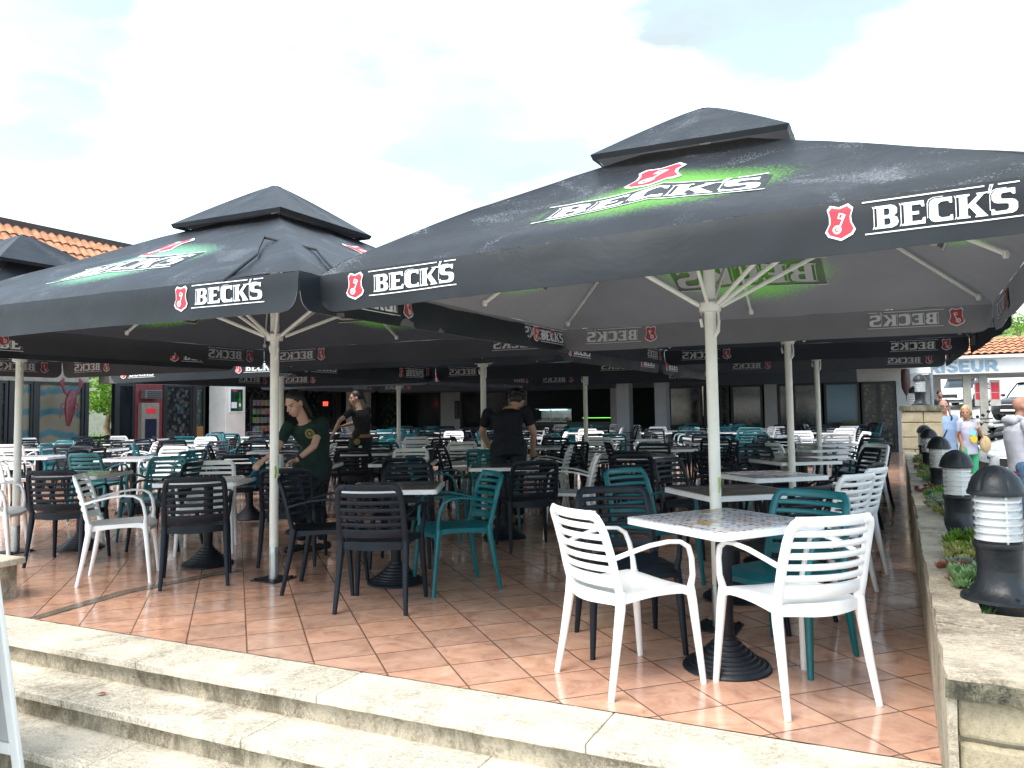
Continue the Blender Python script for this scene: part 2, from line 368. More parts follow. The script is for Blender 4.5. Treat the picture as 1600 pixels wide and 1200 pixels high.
# stone block at the left end of the steps
lb = thing('stone_end_wall', 'short pale stone end wall with flat slab at left edge of the terrace', 'wall', (-6.6, 2.5, 0))
m = MB(); m.box((0, 0, -.43), (.93, 1.10, .235)); o = m.build('wall_block', RISER, lb, smooth=False); rough_up(o, 3, .004, 6)
m = MB(); m.box((-.03, -.03, .235), (.965, 1.14, .28)); o = m.build('slab', TREAD, lb, smooth=False); rough_up(o, 3, .004, 6); bevel(o, .006)

def px_pane(bld, x0, x1, y, z0, z1, mat, fr=.06, axis='x', name='window', depth=.1, pm=None):
    """window with frame and glass; axis x: in plane y=const facing -y ; axis y: in plane x=const facing +x"""
    def P(a, b, c): return (a, b, c)
    w = x1 - x0; m = MB()
    for (a, b, c, d) in ((0, fr, 0, z1 - z0), (w - fr, w, 0, z1 - z0), (fr, w - fr, 0, fr), (fr, w - fr, z1 - z0 - fr, z1 - z0)): m.box((a, -depth / 2, c), (b, depth / 2, d))
    loc = (x0, y, z0) if axis == 'x' else (y, x0, z0); rt = 0 if axis == 'x' else math.pi / 2
    f = m.build(name, FRAME, bld, loc=loc, rot=rt, smooth=False)
    m = MB(); m.box((fr, .005, fr), (w - fr, .02, z1 - z0 - fr)); g_ = m.build('pane', mat, f, smooth=False)
    return f
def mat_reflect(name, st, bl=(.004, .008, .014)):
    s = NT(name); s.set(col=st, rough=.1, spec=.7); return s.m
# printed window film: sea bed mural
def mat_mural():
    s = NT('sea_mural_print'); sep = s.n('ShaderNodeSeparateXYZ'); s.l(s.co, sep.inputs[0]); z = sep.outputs[2]
    w = s.math('ADD', s.math('MULTIPLY', z, 1.0), s.math('MULTIPLY', s.noise(1.6, 3, .5, .5, scale=(1, 1, .4)), .55))
    f = s.math('FRACT', s.math('MULTIPLY', w, 2.1)); c = s.ramp(f, (.2, (.30, .27, .18)), (.30, (.05, .19, .24)), (.5, (.05, .20, .26)), (.60, (.28, .26, .18)))
    v = s.n('ShaderNodeTexVoronoi'); v.inputs['Scale'].default_value = 5; s.l(s.co, v.inputs['Vector'])
    low = s.ramp(z, (.15, 1.), (.42, 0.)); blob = s.ramp(v.outputs['Distance'], (.26, 1.), (.34, 0.))
    c = s.mix(s.math('MULTIPLY', low, blob), c, s.mix(.4, v.outputs['Color'], (.18, .03, .02)))
    s.set(col=s.mix(.45, c, (.02, .02, .02)), rough=.25, spec=.6); return s.m
def mat_shelves(name, a, b):
    s = NT(name); v = s.n('ShaderNodeTexVoronoi', distance='CHEBYCHEV'); v.inputs['Scale'].default_value = 9; s.l(s.co, v.inputs['Vector'])
    c = s.mix(s.ramp(v.outputs['Distance'], (.2, .35), (.5, 0.)), a, s.mix(.7, v.outputs['Color'], (.4, .36, .32))); c = s.mix(.6, c, b, 'MULTIPLY'); s.set(col=c, rough=.2, spec=.6); return s.m
MURAL = mat_mural()
SHOPGL = mat_shelves('shop_window_glass', (.02, .03, .035), (.12, .14, .15))
GREENGL = mat_shelves('green_tinted_window', (.03, .06, .05), (.2, .3, .26))
def mat_landscape():
    s = NT('landscape_window_film'); sep = s.n('ShaderNodeSeparateXYZ'); s.l(s.co, sep.inputs[0]); z = s.math('ADD', sep.outputs[2], s.math('MULTIPLY', s.noise(2.2, 4), .35))
    s.set(col=s.ramp(z, (.55, (.03, .035, .02)), (1.18, (.055, .065, .04)), (1.24, (.16, .20, .22)), (1.5, (.22, .27, .30)), (1.9, (.03, .12, .19))), rough=.15, spec=.6); return s.m
LANDS = mat_landscape()
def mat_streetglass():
    s = NT('glass_with_painted_reflections'); f = s.noise(1.4, 6, .7, .8, scale=(1, 1, 2.4))  # street reflections painted as bluish noise bands in the glass colour
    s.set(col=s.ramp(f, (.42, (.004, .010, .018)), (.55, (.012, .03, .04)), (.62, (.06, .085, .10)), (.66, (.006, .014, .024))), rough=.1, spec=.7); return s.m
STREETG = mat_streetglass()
ORANGE = M('ochre_window_panel', (.26, .13, .03), .4)

# ---- left wing (plane x = -17, faces +x)
TILE = None
lw = thing('shop_wing', 'left shop wing with glass fronts, tiled roof and a sea mural in one window', 'building', (0, 0, 0))
m = MB(); m.box((-17.35, 6.0, 2.05), (-16.98, 12.36, 3.0)); m.box((-17.35, 12.9, 2.05), (-16.98, 24.3, 3.0)); m.box((-17.35, 12.36, 2.3), (-16.98, 12.9, 3.0)); m.build('fascia_wall', M('beige_render', (.35, .31, .26), .8), lw, smooth=False)
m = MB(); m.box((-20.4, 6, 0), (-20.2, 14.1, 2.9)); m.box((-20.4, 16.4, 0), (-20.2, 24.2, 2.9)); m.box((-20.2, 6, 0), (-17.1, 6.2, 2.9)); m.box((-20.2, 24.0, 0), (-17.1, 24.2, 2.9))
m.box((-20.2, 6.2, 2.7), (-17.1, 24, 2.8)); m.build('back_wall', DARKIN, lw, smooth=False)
for a, b, mt in ((6.2, 8.3, SHOPGL), (8.3, 10.3, MURAL), (10.3, 10.48, GREENGL), (10.62, 11.04, MURAL), (11.12, 12.24, MURAL), (13.12, 13.6, GLASSD), (14.52, 15.38, SHOPGL), (15.48, 15.82, GREENGL), (17.2, 18.85, SHOPGL), (18.95, 19.9, GLASSD), (19.95, 21.3, SHOPGL), (21.4, 23.9, GLASSD)):
    px_pane(lw, a, b, -17.0, 0.02, 2.05, mt, axis='y')
m = MB(); m.box((-17.08, 13.62, 0), (-16.96, 14.44, 2.05)); o = m.build('red_panel', M('red_painted_panel', (.20, .03, .035), .5), lw, smooth=False)
m = MB(); m.box((-16.958, 15.5, 0.3), (-16.952, 15.8, .95)); m.build('ochre_panel', ORANGE, lw, smooth=False)
each('post', [((-17.06, y - .05, 0), (-16.93, y + .05, 2.05)) for y in (10.55, 11.08, 12.30, 13.08, 14.48, 15.43, 18.9)], FRAME, lw)
def tiles(bld, p0, along, down, W_, D_, name='roof', pitch=.22, row=.36, gap=0):
    """barrel tiles: p0 is the top corner, along = ridge direction, down = unit vector down the slope"""
    al = Vector(along).normalized(); dn = Vector(down).normalized(); nr = al.cross(dn); nr = nr if nr.z > 0 else -nr; p0 = Vector(p0); m = MB()
    nu = int(W_ / pitch) * 6; nr_ = int(D_ / row); m.grid(1, 1, lambda u, v: p0 + al * W_ * u + dn * D_ * v - nr * .03)
    for j in range(nr_):
        def fn(u, v, j=j):
            x = u * W_; ph = x / pitch * 2 * math.pi; h = .045 * (abs(math.sin(ph / 2)) ** .8) * 1.3
            jit = .008 * noise.noise(Vector((math.floor(x / pitch) * 3.1, j * 1.7, 0)))
            return p0 + al * x + dn * ((j + v * 1.06) * row + jit * 3) + nr * (h + .035 * v + jit)
        m.grid(nu, 1, fn)
    s = M('terracotta_roof_tiles', (.56, .25, .13), .75, var=.28, sc=5.5, bump=.3)
    return m.build(name, s, bld, auto=70)
tiles(lw, (-19.0, 6.0, 5.86), (0, 1, 0), (2.6, 0, -2.90), 18.5, 3.95)
m = MB(); m.box((-19.25, 5.9, 5.72), (-18.95, 24.6, 6.02)); m.box((-16.75, 5.9, 2.86), (-16.45, 24.6, 3.0)); m.build('roof_board', M('dark_roof_board', (.05, .035, .03), .7), lw, smooth=False)
m = MB(); m.box((-21.5, 6, 2.9), (-19.0, 24.3, 3.02)); m.box((-17.2, 6, 2.82), (-16.5, 24.3, 2.9))
m.add([(-19.05, 6, 3), (-19.05, 24.3, 3), (-19.05, 24.3, 5.8), (-19.05, 6, 5.8)], [(0, 1, 2, 3)]); m.build('eaves', M('beige_render', (.35, .31, .26), .8), lw, smooth=False)

# ---- main facade (plane y = 24, faces -y)
mf = thing('restaurant_building', 'long white restaurant building behind the tables with dark glass fronts', 'building', (0, 24, 0))
HZ = 1.92
m = MB(); m.box((-.95, .0, HZ), (.6, .35, 2.9)); m.build('white_fascia', M('pale_render', (.52, .50, .47), .8, var=.05), mf, smooth=False)
m = MB(); m.box((-17.0, .0, HZ), (-.952, .35, 2.9)); m.build('fascia_wall', M('shade_darkened_render', (.09, .11, .135), .7, var=.05), mf, smooth=False)  # bluish shade put into the colour; same header as the pale right end
each('wall_pier', [((a, -.06, 0), (b, .35, HZ)) for a, b in ((-14.37, -13.59), (-11.74, -11.22), (-3.44, -3.09), (.02, .5), (-8.13, -7.9))], M('light_grey_render', (.42, .43, .44), .8, var=.06, sc=3), mf)
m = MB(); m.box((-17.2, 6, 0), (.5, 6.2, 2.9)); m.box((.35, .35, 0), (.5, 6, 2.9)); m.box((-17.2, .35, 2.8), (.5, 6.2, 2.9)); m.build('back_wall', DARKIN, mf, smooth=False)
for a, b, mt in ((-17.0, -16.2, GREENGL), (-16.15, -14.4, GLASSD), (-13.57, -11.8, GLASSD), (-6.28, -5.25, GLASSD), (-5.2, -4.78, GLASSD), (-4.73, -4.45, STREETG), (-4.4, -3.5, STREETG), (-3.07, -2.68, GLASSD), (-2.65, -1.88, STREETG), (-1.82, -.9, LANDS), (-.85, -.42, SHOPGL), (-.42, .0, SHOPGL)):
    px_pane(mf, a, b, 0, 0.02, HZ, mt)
m = MB(); m.box((-17.2, -7.2, 2.32), (.5, .0, 2.42)); m.box((-17.2, -7.3, 2.25), (.5, -7.2, 2.62)); m.build('porch_roof', M('porch_soffit', (.16, .17, .18), .8), mf, smooth=False)
each('porch_column', [((a, -4.2, 0), (b, -3.86, 2.32)) for a, b in ((-6.56, -6.22), (-5.54, -5.24))], WALLG, mf)
m = MB(); m.box((-11.2, .5, 0), (-8.2, .9, .85)); m.build('bar_counter', M('dark_bar_front', (.03, .04, .04), .4), mf, smooth=False)
# lit chilled display case and green neon strip inside the bar
dc = thing('display_case', 'lit glass display case on the dark bar counter', 'display case', (-10.95, 24.45, .86))
m = MB(); m.box((0, 0, 0), (1.1, .5, .03)); m.box((0, .47, .03), (1.1, .5, .42)); m.box((0, 0, .42), (1.1, .5, .45)); m.box((.53, 0, .03), (.56, .03, .42)); m.build('case_frame', STEEL, dc, smooth=False)
s = NT('display_goods'); v = s.n('ShaderNodeTexVoronoi'); v.inputs['Scale'].default_value = 18; s.l(s.co, v.inputs['Vector']); s.set(col=s.mix(.5, v.outputs['Color'], (.5, .4, .3)), rough=.5); GOODS = s.m
m = MB(); rr = random.Random(3)
for i in range(40): x = rr.uniform(.05, 1.0); y = rr.uniform(.05, .4); q = rr.uniform(.02, .045); m.lathe([(q * .3, 0), (q, q * .5), (q, q), (q * .3, q * 1.5)], (x, y, .03 + (.0 if y < .25 else .06)), 8)
m.build('goods', GOODS, dc); m = MB(); m.box((.05, .2, .395), (1.05, .24, .415)); m.build('light_tube', EM('cool_case_light', (.5, .9, 1.0), 1.6), dc, smooth=False)
nn = MB(); nn.tube((0, 0, 0), (1.0, 0, 0), .009); nn.build('neon_tube', EM('green_neon', (.25, .9, .12), .7), loc=(-9.1, 24.0, .99), label='thin glowing green neon tube across the dark bar opening', cat='light')
m = MB(); m.box((-6.9, 2.0, 0), (-5.6, 2.1, 2.2)); m.build('stair_wall', WALLW, mf, smooth=False)
m = MB(); m.tube((-6.75, 1.9, .65), (-6.15, 1.9, 1.45), .02); m.build('handrail', FRAME, mf)
m = MB()
for i in range(5): m.box((-6.45 + i * .15, 1.2, .2 * i), (-6.0 + i * .15, 1.99, .2 * i + .2))
m.build('inner_stairs', WALLG, mf, smooth=False)
m = MB(); m.box((-6.3, 1.55, 2.2), (-5.9, 1.8, 2.24)); m.build('stair_lamp', EM('warm_stair_light', (1, .9, .75), 6), mf, smooth=False)

# white columns in front of the wing
for (x, y, w, d, lab) in ((-17.0, 16.0, .62, .72, 'white square column with a framed beer poster, by the postcard rack'), (-16.9, 21.9, .6, .62, 'white square column behind the waitress who looks left, bottle poster on it')):
    c = thing('white_column', lab, 'column', (x, y, 0))
    m = MB(); m.box((0, 0, 0), (w, d, 2.6)); o = m.build('shaft', WALLW, c, smooth=False); bevel(o, .01)
    m = MB(); m.box((-.02, -.02, 0), (w + .02, d + .02, .1)); m.build('plinth', WALLG, c, smooth=False)
def poster(x, y, z, w, h, rot, lab, second=False):
    t = thing('framed_poster', lab, 'poster', (x, y, z), rot)
    m = MB(); m.box((0, -.012, 0), (w, .012, h)); m.build('frame', PRW, t, smooth=False)
    m = MB(); m.box((.03, -.016, .03), (w - .03, -.0125, h - .03)); m.build('print', M('dark_green_print', (.008, .06, .04), .35, var=.5, sc=4) if not second else M('cream_print', (.6, .55, .45), .4), t, smooth=False)
    bt = [(-.035, 0), (.035, 0), (.035, .2), (.013, .29), (.013, .38), (-.013, .38), (-.013, .29), (-.035, .2)]
    mt = Matrix.Translation((w * .72, -.019, h * .12)) @ Matrix.Rotation(math.pi / 2, 4, 'X') @ Matrix.Scale(h * 1.9 if not second else h * 1.6, 4)
    m = MB(); m.prism(bt, -.001, .001, mt); m.build('bottle_print', M('green_bottle_print', (.06, .22, .05), .3), t, smooth=False)
    m = MB(); m.prism([(-.03, .06), (.03, .06), (.03, .13), (-.03, .13)], .0012, .002, mt); m.build('bottle_label', PRW, t, smooth=False)
    if not second:
        m = MB(); m.box((w * .1, -.019, h * .17), (w * .5, -.0165, h * .42)); m.build('white_patch', PRW, t, smooth=False)
        m = MB(); m.box((w * .2, -.019, h * .86), (w * .5, -.0165, h * .93)); m.build('red_patch', PRR, t, smooth=False)
    else:
        m = MB(); m.box((w * .30, -.019, h * .15), (w * .52, -.0165, h * .7)); m.build('beer_glass_print', M('amber_print', (.45, .18, .03), .3), t, smooth=False)
poster(-16.365, 16.12, 1.32, .5, .66, math.pi / 2, 'white framed dark green beer poster with a bottle, on the white column')
poster(-16.80, 21.885, 1.15, .42, .6, 0, 'cream beer poster with bottle and glass on the far white column', True)
t = thing('menu_board', 'narrow framed menu board on the grey pier left of the black clad waiter', 'sign', (-13.78, 23.90, 1.0))
m = MB(); m.box((0, -.01, 0), (.19, .01, .62)); m.build('frame', FRAME, t, smooth=False)
m = MB()
for i in range(9): m.box((.03, -.014, .05 + i * .06), (.16 - (i % 3) * .02, -.011, .075 + i * .06))
m.build('menu_lines', M('grey_print', (.2, .2, .21), .5), t, smooth=False)
# postcard rack, red machine, round sign, hanging lobster
t = thing('postcard_rack', 'tall dark postcard rack full of colourful cards beside the white column', 'display rack', (-16.7, 17.25, 0), math.pi / 2)
m = MB()
for x in (0, .4, .8): m.box((x, -.02, 0), (x + .03, .02, 1.75))
for z in (.1, .45, .7, .95, 1.2, 1.45, 1.72): m.box((0, -.03, z), (.83, .03, z + .02))
m.build('rack_frame', FRAME, t, smooth=False)
s = NT('postcards'); v = s.n('ShaderNodeTexWhiteNoise'); vm = s.n('ShaderNodeVectorMath', operation='SNAP'); s.l(s.co, vm.inputs[0]); vm.inputs[1].default_value = (.14, .5, .17); s.l(vm.outputs[0], v.inputs[0]); s.set(col=s.mix(.45, s.mix(.55, v.outputs['Color'], (.3, .25, .2)), (.05, .05, .06)), rough=.4); m = MB()
for i in range(5):
    for j in range(6): m.box((.05 + i * .155, -.04, .25 + j * .25), (.18 + i * .155, -.03, .42 + j * .25))
m.build('cards', s.m, t, smooth=False)
t = thing('cash_machine', 'tall beige framed cash machine set in the red panel of the shop wing', 'machine', (-16.95, 13.68, .2), math.pi / 2)
m = MB(); m.box((0, -.16, 0), (.52, 0, 1.38)); o = m.build('housing', M('beige_housing', (.22, .19, .16), .5), t, smooth=False); bevel(o, .02)
m = MB(); m.box((.09, -.167, .25), (.43, -.161, .98)); m.build('screen_panel', M('dark_blue_panel', (.015, .02, .045), .2), t, smooth=False)
m = MB(); m.box((.12, -.20, .30), (.40, -.161, .34)); m.build('keypad_shelf', STEEL, t, smooth=False)
m = MB(); m.box((.12, -.168, 1.12), (.40, -.162, 1.24)); m.build('red_label', PRR, t, smooth=False)
t = thing('wall_box', 'small grey vent box above the cash machine', 'box', (-16.95, 13.75, 1.68), math.pi / 2)
m = MB(); m.box((0, -.2, 0), (.5, 0, .22)); o = m.build('casing', M('grey_metal', (.12, .12, .12), .5), t, smooth=False); bevel(o, .02)
m = MB()
for i in range(4): m.box((.04, -.21, .03 + i * .045), (.46, -.201, .05 + i * .045))
m.build('slats', FRAME, t, smooth=False)
t = thing('round_sign', 'dark eight sided sign with glowing red figures in the shop window', 'sign', (-16.7, 20.55, 1.55), math.pi / 2)
m = MB(); m.prism([(.34 * math.cos(R(a + 22.5)), .42 * math.sin(R(a + 22.5))) for a in range(0, 360, 45)], -.03, .03, Matrix.Rotation(math.pi / 2, 4, 'X')); m.build('board', FRAME, t, smooth=False)
m = MB()
for i in range(3): m.box((-.13 + i * .09, -.036, -.06), (-.08 + i * .09, -.031, .07)); m.box((-.13 + i * .09, -.036, .05), (-.06 + i * .09, -.031, .07))
m.build('figures', EM('red_led', (1, .12, .08), .7), t, smooth=False)
RED = M('red_vinyl', (.13, .018, .03), .4, var=.25)
t = thing('inflatable_lobster', 'red inflatable lobster hanging in front of the sea mural window', 'inflatable toy', (-16.6, 11.62, 1.50), math.pi / 2); t.scale = (.72, .72, .72)
m = MB(); m.sweep([(-.02, 0, -.62), (0, 0, -.4), (.02, 0, -.15), (.05, 0, .15), (.1, 0, .4), (.12, 0, .52)], [(.05, .04), (.11, .08), (.16, .11), (.18, .12), (.13, .1), (.05, .05)], ref=(1, 0, 0), n=14, p=2); m.build('body', RED, t)
for sx in (-1, 1):
    m = MB(); m.sweep([(.05, 0, .3), (.05 + sx * .22, -.03, .42), (.05 + sx * .3, -.03, .62)], [(.04, .04), (.045, .04), (.03, .03)], n=10, p=2); m.sweep([(.05 + sx * .29, -.03, .58), (.05 + sx * .33, -.03, .72), (.05 + sx * .26, -.03, .86)], [(.05, .03), (.09, .04), (.02, .02)], ref=(1, 0, 0), n=10, p=2); m.build('claw', RED, t)
m = MB()
for i in range(3):
    for sx in (-1, 1): m.sweep([(sx * .1, 0, .1 - i * .14), (sx * .26, -.03, .06 - i * .15), (sx * .3, -.02, -.08 - i * .15)], [(.02, .02), (.018, .018), (.01, .01)], n=6, p=2)
m.build('legs', RED, t)

# ------------------------------------------------------------------ trees and shrubs
LEAFM = {}
def leafmat(name, c):
    if name not in LEAFM:
        s = NT(name); f = s.noise(1.4, 3); s.set(col=s.ramp(f, (.3, tuple(x * .55 for x in c)), (.7, tuple(min(1, x * 1.35) for x in c))), rough=.5, spec=.3)
        tr = s.n('ShaderNodeBsdfTranslucent'); tr.inputs[0].default_value = (c[0] * 1.2, c[1] * 1.4, c[2], 1); ms = s.n('ShaderNodeMixShader'); ms.inputs[0].default_value = .3
        s.l(s.b.outputs[0], ms.inputs[1]); s.l(tr.outputs[0], ms.inputs[2]); s.l(ms.outputs[0], s.t.nodes['Material Output'].inputs[0]); LEAFM[name] = s.m
    return LEAFM[name]
BARK = M('bark', (.30, .22, .15), .9, var=.3, sc=9, bump=.6)
def foliage(par, clumps, n, size, mat, seed=1, name='crown'):
    r = random.Random(seed); m = MB()
    for (c, rad) in clumps:
        for _ in range(n):
            d = Vector((r.gauss(0, 1), r.gauss(0, 1), r.gauss(0, 1))).normalized() * (r.random() ** .45); p = Vector(c) + Vector((d.x * rad[0], d.y * rad[1], d.z * rad[2]))
            a = Vector((r.gauss(0, 1), r.gauss(0, 1), r.gauss(0, .6))).normalized(); b = a.cross(Vector((r.gauss(0, 1), r.gauss(0, 1), r.gauss(0, 1)))).normalized(); s_ = size * r.uniform(.6, 1.3)
            m.add([p, p + a * s_ * .5 + b * s_ * .22, p + a * s_, p + a * s_ * .5 - b * s_ * .22], [(0, 1, 2, 3)])
    return m.build(name, mat, par, smooth=False)
def tree(loc, h, lab, col, seed, clumps, trunk, size=.14, n=500, name='leafy_tree', cat='tree', group=None):
    t = thing(name, lab, cat, loc, 0, group); m = MB(); m.sweep([p for p, _ in trunk], [(q, q) for _, q in trunk], n=10, p=2, ref=(1, 0, 0))
    top = Vector(trunk[-1][0])
    for (c, rad) in clumps: m.sweep([top - (top - Vector(trunk[-2][0])) * .3, (top + Vector(c)) / 2 + Vector((0, 0, -.1)), Vector(c)], [(trunk[-1][1] * .8,) * 2, (trunk[-1][1] * .45,) * 2, (.012, .012)], n=6, p=2, ref=(1, 0, 0))
    m.build('trunk', BARK, t); foliage(t, clumps, n, size, col, seed); return t
LGREEN = leafmat('bright_green_leaf', (.16, .30, .03)); DGREEN = leafmat('dark_green_leaf', (.05, .11, .03)); SUCC = leafmat('succulent_green', (.20, .34, .15)); SUCCY = leafmat('succulent_yellow_green', (.38, .38, .12)); SUCCR = leafmat('succulent_rust', (.25, .10, .06)); SUCCG = leafmat('succulent_grey', (.30, .33, .27))
tree((-23.6, 17.9, 0), 3, 'twisted pale trunked garden tree seen through the open passage', LGREEN, 3, [((-.3, 0, 2.0), (.9, .9, .5)), ((.5, .2, 2.3), (.8, .9, .5)), ((0, -.5, 2.6), (1.1, .9, .5)), ((.7, -.8, 1.7), (.5, .5, .4))], [((0, 0, 0), .17), ((.12, 0, .5), .13), ((-.06, 0, .9), .11), ((.1, 0, 1.4), .08), ((.12, 0, 1.8), .06)], .16, 420)
for i, (x, y) in enumerate(((-24.6, 18.4), (-22.6, 17.5))):
    tree((x, y, 0), 1, ('low bright green bush left of the twisted tree' if i == 0 else 'low bright green bush right of the twisted tree'), LGREEN, 8 + i, [((0, 0, .35), (.6, .6, .35))], [((0, 0, 0), .04), ((0, 0, .2), .03)], .12, 420, 'garden_bush', 'bush', 'bushes in the garden behind the passage')
m = MB(); m.box((-31, 10, 0), (-30.8, 30, 3.2)); m.build('garden_wall', M('pale_beige_wall', (.62, .56, .47), .8), label='pale beige garden wall behind the twisted tree', cat='wall', smooth=False)  # wall in one plain beige colour
m = MB(); m.add([(-30.8, 8, .02), (-20.4, 8, .02), (-20.4, 28, .02), (-30.8, 28, .02)], [(0, 1, 2, 3)]); m.build('lawn', M('lawn_green', (.12, .20, .04), .9, var=.3, sc=3, bump=.6), kind='structure')
t = thing('garden_railing', 'dark two rail garden railing across the open passage', 'railing', (-20.6, 14.2, 0), math.pi / 2)
each('rail', [((-1.0, -.03, .62), (2.6, .03, .68)), ((-1.0, -.03, .28), (2.6, .03, .33))], FRAME, t)
each('post', [((x, -.02, 0), (x + .05, .02, .72)) for x in (-1, .2, 1.4, 2.55)], FRAME, t)

# ------------------------------------------------------------------ street side on the right
def gz(x, y): return ground_z(x, y)
fb = thing('salon_building', 'low white salon building with tiled roof and big grey blue lettering', 'building', (.9, 28, gz(2, 28)))
bz_ = -gz(2, 28)
m = MB(); m.box((-.4, 0, 2.2 + bz_), (9, .18, 2.66 + bz_)); o = m.build('sign_band', M('white_sign_band', (.70, .71, .72), .6, var=.03), fb, smooth=False)
m = MB(); m.box((-.4, .18, 2.18 + bz_), (9, 5.0, 2.24 + bz_)); m.build('soffit', M('grey_soffit', (.30, .29, .27), .8), fb, smooth=False)
m = MB(); m.box((-.55, -.25, 2.66 + bz_), (9.1, -.05, 2.74 + bz_)); m.build('gutter', M('white_gutter', (.75, .75, .75), .4), fb, smooth=False)
tiles(fb, (.7, 1.55, 3.36 + bz_), (1, 0, 0), (0, -1.7, -.62), 8.5, 1.9, pitch=.2, row=.3)
m = MB(); m.grid(1, 1, lambda u, v: Vector((-.5, -.2, 2.70 + bz_)).lerp(Vector((.75, 1.55, 3.36 + bz_)), v) if u == 0 else Vector((1.0, -.2, 2.70 + bz_)).lerp(Vector((.85, 1.55, 3.38 + bz_)), v)); m.build('roof_hip', M('terracotta_roof_tiles', (.56, .25, .13), .75), fb)
each('pillar', [((x, .3, 0), (x + .22, .55, 2.2 + bz_)) for x in (1.0, 1.44, 5.5, 8.3)], M('grey_painted_pillar', (.30, .29, .26), .7), fb)
m = MB(); m.box((-.4, 4.8, 0), (.6, 5.0, 2.2 + bz_)); m.build('rear_wall', WALLW, fb, smooth=False)

# bold lettering built as outlines in a unit-high box: (outer, holes, advance)
GL = {
 'B': ([(0, 0), (.62, 0), (.78, .08), (.84, .22), (.80, .42), (.68, .51), (.79, .62), (.80, .82), (.72, .95), (.58, 1), (0, 1), (0, .93), (.09, .90), (.09, .10), (0, .07)], [[(.34, .14), (.50, .14), (.56, .20), (.56, .36), (.50, .43), (.34, .43)], [(.34, .57), (.48, .57), (.53, .63), (.53, .80), (.48, .86), (.34, .86)]], .94),
 'E': ([(0, 0), (.80, 0), (.82, .27), (.73, .27), (.69, .15), (.36, .15), (.36, .43), (.60, .43), (.60, .57), (.36, .57), (.36, .85), (.66, .85), (.70, .74), (.79, .74), (.77, 1), (0, 1), (0, .93), (.09, .90), (.09, .10), (0, .07)], [], .92),
 'C': ([(.20, 0), (.80, 0), (.80, .24), (.73, .24), (.68, .16), (.42, .16), (.32, .26), (.32, .74), (.42, .84), (.66, .84), (.71, .74), (.79, .74), (.79, 1), (.20, 1), (.08, .93), (.02, .80), (.02, .20), (.08, .07)], [], .92),
 'K': ([(0, 0), (.44, 0), (.44, .07), (.36, .10), (.36, .38), (.42, .44), (.66, .07), (.60, .05), (.60, 0), (1.02, 0), (.62, .58), (.90, .93), (1.02, .95), (1.02, 1), (.66, 1), (.66, .95), (.72, .93), (.36, .53), (.36, .90), (.44, .93), (.44, 1), (0, 1), (0, .93), (.09, .90), (.09, .10), (0, .07)], [], 1.0),
 "'": ([(.02, .92), (.10, .92), (.22, 1.28), (.10, 1.28)], [[(.07, .97), (.09, .97), (.17, 1.23), (.12, 1.23)]], .12),
 'S': ([(0, 0), (.66, 0), (.78, .07), (.83, .18), (.83, .42), (.76, .53), (.66, .58), (.36, .62), (.31, .66), (.31, .80), (.37, .86), (.62, .86), (.68, .77), (.76, .77), (.76, 1.02), (.20, 1.02), (.08, .95), (.02, .84), (.02, .62), (.10, .50), (.20, .46), (.50, .42), (.55, .37), (.55, .21), (.48, .14), (.14, .14), (.08, .24), (0, .24)], [], .86),
}
GS = {
 'F': ([(0, 0), (.22, 0), (.22, .42), (.58, .42), (.58, .60), (.22, .60), (.22, .82), (.64, .82), (.64, 1), (0, 1)], [], .72),
 'R': ([(0, 0), (.22, 0), (.22, .36), (.36, .36), (.54, 0), (.80, 0), (.58, .40), (.70, .50), (.74, .68), (.70, .86), (.60, .96), (.46, 1), (0, 1)], [[(.22, .54), (.44, .54), (.51, .60), (.51, .76), (.44, .82), (.22, .82)]], .84),
 'I': ([(0, 0), (.22, 0), (.22, 1), (0, 1)], [], .34),
 'S': ([(.02, .26), (.10, .08), (.28, -.01), (.50, 0), (.66, .10), (.72, .28), (.68, .42), (.56, .52), (.34, .60), (.25, .67), (.25, .76), (.34, .84), (.50, .82), (.62, .74), (.70, .90), (.54, .99), (.36, 1.02), (.16, .97), (.05, .83), (.03, .68), (.10, .54), (.24, .46), (.42, .39), (.49, .32), (.48, .22), (.38, .17), (.24, .19), (.12, .28)], [], .80),
 'E': ([(0, 0), (.66, 0), (.66, .18), (.22, .18), (.22, .42), (.58, .42), (.58, .59), (.22, .59), (.22, .82), (.64, .82), (.64, 1), (0, 1)], [], .76),
 'U': ([(0, .34), (.05, .14), (.18, .02), (.37, -.02), (.56, .02), (.69, .14), (.74, .34), (.74, 1), (.52, 1), (.52, .36), (.47, .24), (.37, .19), (.27, .24), (.22, .36), (.22, 1), (0, 1)], [], .86),
}
def word(txt, font, fn, gap=.0):
    """flat letters laid through fn(x, y) -> point"""
    m = MB(); x = 0
    for ch in txt:
        outer, holes, adv = font[ch]; fn(m, [(x + a, b) for a, b in outer], [[(x + a, b) for a, b in h] for h in holes]); x += adv + gap
    return m, x
tm, wl = word('FRISEUR', GS, lambda m, o, h: m.prism(o, 0, .06, None, 0, h))
tb = tm.build('lettering', M('grey_blue_letters', (.22, .33, .44), .5), fb, smooth=False)
sc_ = 2.22 / wl; tb.rotation_euler = (math.pi / 2, 0, 0); tb.scale = (sc_, .33, .5); tb.location = (-.26, -.002, 2.27 + bz_)
t = thing('red_price_sign', 'left of the two red posters hung between the salon pillars', 'sign', (2.20, 28.35, gz(2, 28) + 1.2), 0, 'red posters at the salon')
m = MB(); m.box((0, 0, 0), (.27, .03, .8)); m.build('board', M('grey_board', (.4, .38, .36), .6), t, smooth=False)
m = MB(); m.box((.03, -.004, .42), (.24, -.001, .72)); m.box((.03, -.004, .2), (.24, -.001, .40)); m.build('red_print', M('red_poster', (.45, .02, .04), .5), t, smooth=False)
